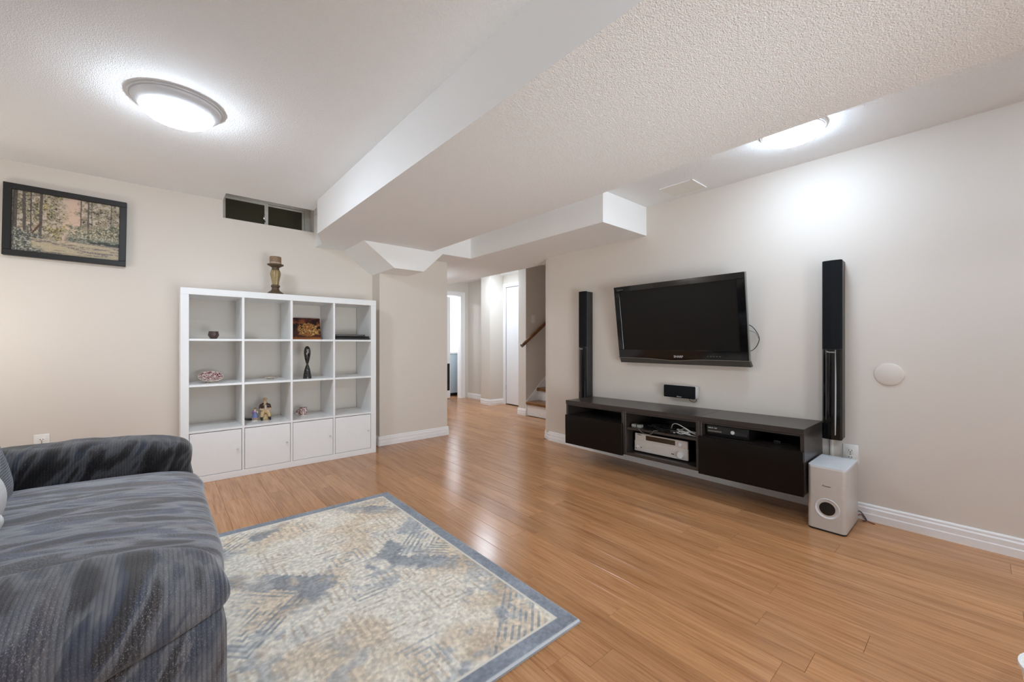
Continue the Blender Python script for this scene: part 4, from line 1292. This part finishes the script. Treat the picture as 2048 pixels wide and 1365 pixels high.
# subwoofer
sb = thing('subwoofer', 'silver subwoofer box with round port on the floor', 'subwoofer', (3.0, 0.582, 0))
sy0, sy1, sx0, sx1, sz = 0.494, 0.671, 2.838, 3.160, 0.366
rr = 0.022
body = []
for cxx, cyy, a0 in ((sx0 + rr, sy0 + rr, 180), (sx1 - 0.004, sy0 + 0.004, 270), (sx1 - 0.004, sy1 - 0.004, 0), (sx0 + rr, sy1 - rr, 90)):
    r_ = rr if cxx < 3.0 else 0.004
    for k in range(5):
        a = math.radians(a0 + 90 * k / 4)
        body.append((cxx + r_ * math.cos(a), cyy + r_ * math.sin(a)))
obj('cabinet', prism(body, 0.010, sz - 0.012), M_SILVER, sb, 40)
obj('top_cap', prism(body, sz - 0.0115, sz), M_SUBTOP, sb, 40)
obj('base_gasket', prism([(p[0] * 0.99 + 0.03, p[1] * 0.98 + 0.0116) for p in body], 0.0, 0.010), M_BLACK, sb, 40)
py, pz = 0.578, 0.132
obj('port_ring', lathe([(0.056, 0.002), (0.058, -0.002), (0.055, -0.004), (0.044, 0.001), (0.036, 0.010), (0.036, 0.004), (0.052, 0.002)], (sx0, py, pz), 'x', 48), M_LAMPRING, sb, True)
obj('port_hole', lathe([(0.0, -0.0005), (0.037, -0.0005), (0.037, 0.004), (0.0, 0.004)], (sx0, py, pz), 'x', 36), M_BLACK, sb)
lettering('Pioneer', 0.013, (sx0 - 0.0006, 0.580, 0.258), (0, -1, 0), (0, 0, 1), M_LETTER_D, sb)
cb = thing('subwoofer_cable', 'reddish speaker wires on the floor behind the subwoofer', 'cable', (3.18, 0.47, 0))
obj('wire', tube([(3.165, 0.50, 0.03), (3.19, 0.485, 0.035), (3.197, 0.47, 0.012), (3.185, 0.45, 0.004), (3.165, 0.42, 0.004)], 0.0025, 6, 6), M_CABLE_R, cb, True)
obj('wire', tube([(3.165, 0.505, 0.05), (3.197, 0.492, 0.05), (3.20, 0.475, 0.03), (3.19, 0.46, 0.006), (3.175, 0.475, 0.004)], 0.0025, 6, 6), M_CABLE_B, cb, True)

# ------------------------------------------------------------------ rug
RX0, RX1, RY0, RY1 = -1.14, 1.206, 1.003, 2.762
rug = thing('area_rug', 'faded blue, grey and cream patterned area rug in front of the sofa', 'rug', ((RX0 + RX1) / 2, (RY0 + RY1) / 2, 0))
obj('backing', box(RX0, RX1, RY0, RY1, 0.0005, 0.0085), M_RUGEDGE, rug)
W_, H_ = RX1 - RX0, RY1 - RY0
def rug_fn(U, V):
    X = U * W_ + RX0; Y = V * H_ + RY0
    dx = np.minimum(X - RX0, RX1 - X); dy = np.minimum(Y - RY0, RY1 - Y)
    e = np.minimum(dx, dy)
    fine = vnoise(U, V, 230, 170, 21, 2); n = vnoise(U, V, 9, 7, 22, 4); n2 = vnoise(U, V, 22, 16, 23, 3); n3 = vnoise(U, V, 60, 45, 24, 2)
    cream = np.array((232, 225, 211.)); beige = np.array((222, 205, 182.)); blue = np.array((168, 171, 175.)); dark = np.array((146, 150, 155.)); tan = np.array((188, 170, 150.))
    wear = vnoise(U, V, 5, 4, 25, 4)
    c = np.zeros(U.shape + (3,)) + cream
    c = blend(c, beige, sstep(n, 0.40, 0.60) * 0.9)
    xr_ = RX1 - 0.075 - X; yr_ = Y - RY0 - 0.075           # distances from the inner border
    q_ = 0.022
    sx = np.floor(xr_ / q_) * q_; sy = np.floor(yr_ / q_) * q_
    per_x, per_y = 0.92, (H_ - 0.15) / 2.0
    ax = np.abs(((sx / per_x) % 1.0) - 0.5) * 2; ay = np.abs(((sy / per_y) % 1.0) - 0.5) * 2
    d = ax + ay                                            # 0 centre of a medallion .. 2 its corners
    ring = ((d > 1.10) & (d < 1.48))
    c = blend(c, blue, ring * sstep(n2 * 0.5 + wear * 0.5, 0.40, 0.52) * 0.7)
    c = blend(c, tan, ring * sstep(n, 0.50, 0.62) * 0.55)
    c = blend(c, dark, ring * (ay > 0.55) * sstep(n2, 0.40, 0.56) * 0.7)
    # hooked diamonds in the corners of the lattice
    gx_ = np.abs(((xr_ / per_x + 0.5) % 1.0) - 0.5) * per_x; gy_ = np.abs(((yr_ / per_y + 0.5) % 1.0) - 0.5) * per_y
    m2 = gx_ + gy_
    c = blend(c, dark, (((m2 % 0.034) < 0.015) & (m2 < 0.30)) * sstep(n3, 0.28, 0.58) * 0.75)
    # square spirals in the medallion centres
    cxs = np.abs(((xr_ / per_x) % 1.0) - 0.5) * per_x; cys = np.abs(((yr_ / per_y) % 1.0) - 0.5) * per_y
    m = np.maximum(cxs, cys)
    c = blend(c, tan, (((m % 0.030) < 0.011) & (m < 0.15)) * sstep(n3, 0.30, 0.60) * 0.6)
    # small satellite squares left and right of each centre
    m3 = np.maximum(np.abs(cxs - 0.24), cys)
    c = blend(c, beige * 0.9, (((m3 % 0.024) < 0.010) & (m3 < 0.09)) * sstep(n3, 0.28, 0.58) * 0.7)
    m4 = np.maximum(cxs, np.abs(cys - 0.26))
    c = blend(c, dark * 1.05, (((m4 % 0.024) < 0.010) & (m4 < 0.085)) * sstep(n3, 0.30, 0.60) * 0.55)
    # comb hooks between the rings
    comb = ((xr_ % 0.032) < 0.011) & (d > 0.80) & (d < 1.10)
    c = blend(c, tan * 1.02, comb * sstep(n2, 0.40, 0.55) * 0.55)
    # wear: washed-out cream and soft blue-grey patches
    c = blend(c, cream, sstep(wear, 0.53, 0.66) * 0.8)
    c = blend(c, blue * 1.03, sstep(0.46 - wear, 0.0, 0.08) * sstep(n3 * 0.4 + n2 * 0.6, 0.44, 0.58) * 0.6)
    c = c * (0.84 + 0.32 * fine[..., None])
    # border
    bcol = np.zeros(U.shape + (3,)) + np.array((150, 156, 165.))
    bcol = bcol * (0.84 + 0.25 * fine[..., None] + 0.25 * (n2[..., None] - 0.5))
    inb = e < 0.062
    c = np.where(inb[..., None], bcol, c)
    ln = (e > 0.062) & (e < 0.072)
    c = np.where(ln[..., None], cream * 0.98, c)
    lo = e < 0.006
    c = np.where(lo[..., None], np.array((188, 190, 192.)), c)
    return c
def rugP(U, V):
    e = np.minimum(np.minimum(U, 1 - U) * W_, np.minimum(V, 1 - V) * H_)
    z = 0.0085 + 0.0055 * np.sqrt(np.clip(e / 0.008, 0, 1))
    return np.stack([U * W_ + RX0, V * H_ + RY0, z], -1)
grid_print('pile', 470, 352, rug_fn, rugP, M_RUG, rug)

# ------------------------------------------------------------------ loveseat
sofa = thing('loveseat', 'overstuffed loveseat in slate grey brushed corduroy fabric', 'sofa', (-0.45, 1.9, 0))
def blob(name, c, h, e1, e2, mat, deform=None, nu=96, nv=48, wr=0.006, wscale=(6, 6, 6), seed=0):
    """superellipsoid cushion, centre c, half sizes h; e1 vertical squareness, e2 plan squareness"""
    bm = new_bm()
    def sp(v_, e):
        return math.copysign(abs(v_) ** e, v_)
    rows = []
    for j in range(nv + 1):
        ph = -math.pi / 2 + math.pi * j / nv
        row = []
        for i in range(nu):
            th = 2 * math.pi * i / nu
            x = sp(math.cos(ph), e1) * sp(math.cos(th), e2)
            y = sp(math.cos(ph), e1) * sp(math.sin(th), e2)
            z = sp(math.sin(ph), e1)
            p = Vector((x * h[0], y * h[1], z * h[2]))
            nrm_ = p.normalized() if p.length > 0 else Vector((0, 0, 1))
            p = p + Vector(c)
            if deform:
                p = deform(p)
            w = noise.noise(Vector((p.x * wscale[0] + seed, p.y * wscale[1], p.z * wscale[2]))) + 0.5 * noise.noise(Vector((p.x * wscale[0] * 2.3, p.y * wscale[1] * 2.3 + seed, p.z * wscale[2] * 2.3)))
            p = p + nrm_ * (w * wr)
            row.append(bm.verts.new(p))
        rows.append(row)
    for a, b in zip(rows[:-1], rows[1:]):
        for i in range(nu):
            bm.faces.new((a[i], a[(i + 1) % nu], b[(i + 1) % nu], b[i]))
    bmesh.ops.remove_doubles(bm, verts=bm.verts, dist=1e-5)
    bmesh.ops.recalc_face_normals(bm, faces=bm.faces)
    o_ = obj(name, bm, mat, sofa)
    for p in o_.data.polygons:
        p.use_smooth = True
    return o_
# base body and the two arm bodies
obj('base', box(-1.02, 0.085, 1.22, 2.72, 0.06, 0.34, 0.03, 3), M_FAB_ARM, sofa, True)
for y0, y1 in ((1.080, 1.330), (2.50, 2.74)):
    obj('arm_body', box(-1.00, 0.108, y0, y1, 0.055, 0.47, 0.035, 4), M_FAB_ARM, sofa, True)
for fx in (-0.94, 0.03):
    for fy in (1.14, 2.66):
        obj('foot', lathe([(0.0, 0.0145), (0.022, 0.0145), (0.028, 0.06), (0.0, 0.06)], (fx, fy, 0), 'z', 16), M_BROWNFOOT, sofa)
# near arm pillow: rolls over the outer side, nose rounded at the front
def near_def(p):
    t_ = max(0.0, min(1.0, (p.x + 0.38) / 0.45))
    t_ = t_ * t_ * (3 - 2 * t_)
    if p.z < 0.50:                       # the roll hangs lower towards the back, lifts at the nose
        p.z = 0.50 - (0.50 - p.z) * (1.25 * (1 - t_) + 0.42 * t_)
    return p
blob('arm_pillow', (-0.43, 1.215, 0.475), (0.545, 0.180, 0.115), 0.62, 0.55, M_FAB_ARM, near_def, 140, 56, 0.008, (5, 7, 7), 3)
blob('arm_pillow', (-0.43, 2.615, 0.510), (0.535, 0.150, 0.120), 0.62, 0.45, M_FAB_FAR, None, 120, 48, 0.012, (9, 6, 5), 9)
# seat cushion
def seat_def(p):
    if p.z > 0.40:
        p.z += 0.022 * math.exp(-((p.x + 0.35) / 0.4) ** 2) - 0.02 * max(0, p.x + 0.05)
    return p
blob('seat_cushion', (-0.40, 1.90, 0.385), (0.535, 0.60, 0.108), 0.42, 0.22, M_FAB_SEAT, seat_def, 140, 48, 0.010, (1.6, 7, 4), 5)
# back cushions lean against the frame
obj('back_frame', box(-1.06, -0.86, 1.12, 2.70, 0.06, 0.80, 0.05, 3), M_FAB_BACK, sofa, True)
def back_def(p):
    p.x -= (p.z - 0.45) * 0.25
    return p
for cy in (1.62, 2.19):
    blob('back_cushion', (-0.57, cy, 0.69), (0.18, 0.30, 0.25), 0.55, 0.55, M_FAB_BACK, back_def, 80, 40, 0.010, (5, 5, 5), cy)

pl = thing('white_cushion', 'white plush cushion leaning on the back of the loveseat', 'cushion', (-0.40, 1.90, 0.515))
def plush(c, h):
    bm = new_bm()
    bmesh.ops.create_uvsphere(bm, u_segments=32, v_segments=20, radius=1.0)
    for vv in bm.verts:
        p = vv.co
        p.x *= h[0]; p.y *= h[1]; p.z *= h[2]
        vv.co = p + Vector(c)
    return bm
obj('pillow', plush((-0.405, 1.90, 0.600), (0.046, 0.10, 0.085)), M_PLUSH, pl, True)
obj('ear', plush((-0.385, 1.86, 0.545), (0.030, 0.05, 0.030)), M_PLUSH, pl, True)

# ------------------------------------------------------------------ far room fittings
vn = thing('vanity_cabinet', 'pale grey-blue cabinet in the far room', 'cabinet', (4.55, 7.4, 0))
obj('carcass', box(4.28, 4.79, 7.05, 7.75, 0.06, 0.86, 0.004), M_GREYBLUE, vn)
obj('worktop', box(4.26, 4.79, 7.03, 7.77, 0.86, 0.90, 0.004), M_WHITE_LAM, vn)
obj('plinth', box(4.32, 4.79, 7.09, 7.75, 0.0, 0.06), M_BLACK, vn)
jar = thing('white_jar', 'small white jar on the far room cabinet', 'jar', (4.42, 7.2, 0.90))
obj('jar_body', lathe([(0.0, 0.0), (0.05, 0.0), (0.055, 0.06), (0.05, 0.11), (0.0, 0.115)], (4.42, 7.2, 0.90), 'z', 20), M_PLASTIC_W, jar, True)
obj('lid', lathe([(0.0, 0.115), (0.045, 0.115), (0.04, 0.135), (0.0, 0.14)], (4.42, 7.2, 0.90), 'z', 20), M_PLASTIC_W, jar, True)
vl = thing('wall_lamp', 'bright white wall lamp in the far room', 'wall lamp', (4.55, 7.79, 1.75))
obj('bar', box(4.30, 4.76, 7.77, 7.80, 1.62, 1.94, 0.003), M_TRIM, vl)
for zz in (1.68, 1.86):
    obj('bulb', lathe([(0.0, 0.0), (0.04, -0.01), (0.055, -0.05), (0.04, -0.09), (0.0, -0.10)], (4.50, 7.77, zz), 'y', 20), M_BULB, vl, True)
dome_lamp('round dome ceiling lamp of the far room behind the doorway', 3.9, 7.25, 2.265, M_LENS_FAR)

# white bin at the right edge of the picture
wb = thing('waste_bin', 'white tapered bin at the lower right picture edge', 'bin', (1.892, -0.172, 0))
bcx, bcy = 1.892, -0.172
obj('bucket', lathe([(0.0, 0.0), (0.085, 0.0), (0.105, 0.135), (0.102, 0.135), (0.082, 0.006), (0.0, 0.006)], (bcx, bcy, 0.001), 'z', 40), M_PLASTIC_W, wb, True)
obj('rim', lathe([(0.103, 0.130), (0.109, 0.132), (0.109, 0.143), (0.103, 0.143)], (bcx, bcy, 0.001), 'z', 40), M_PLASTIC_W, wb, True)
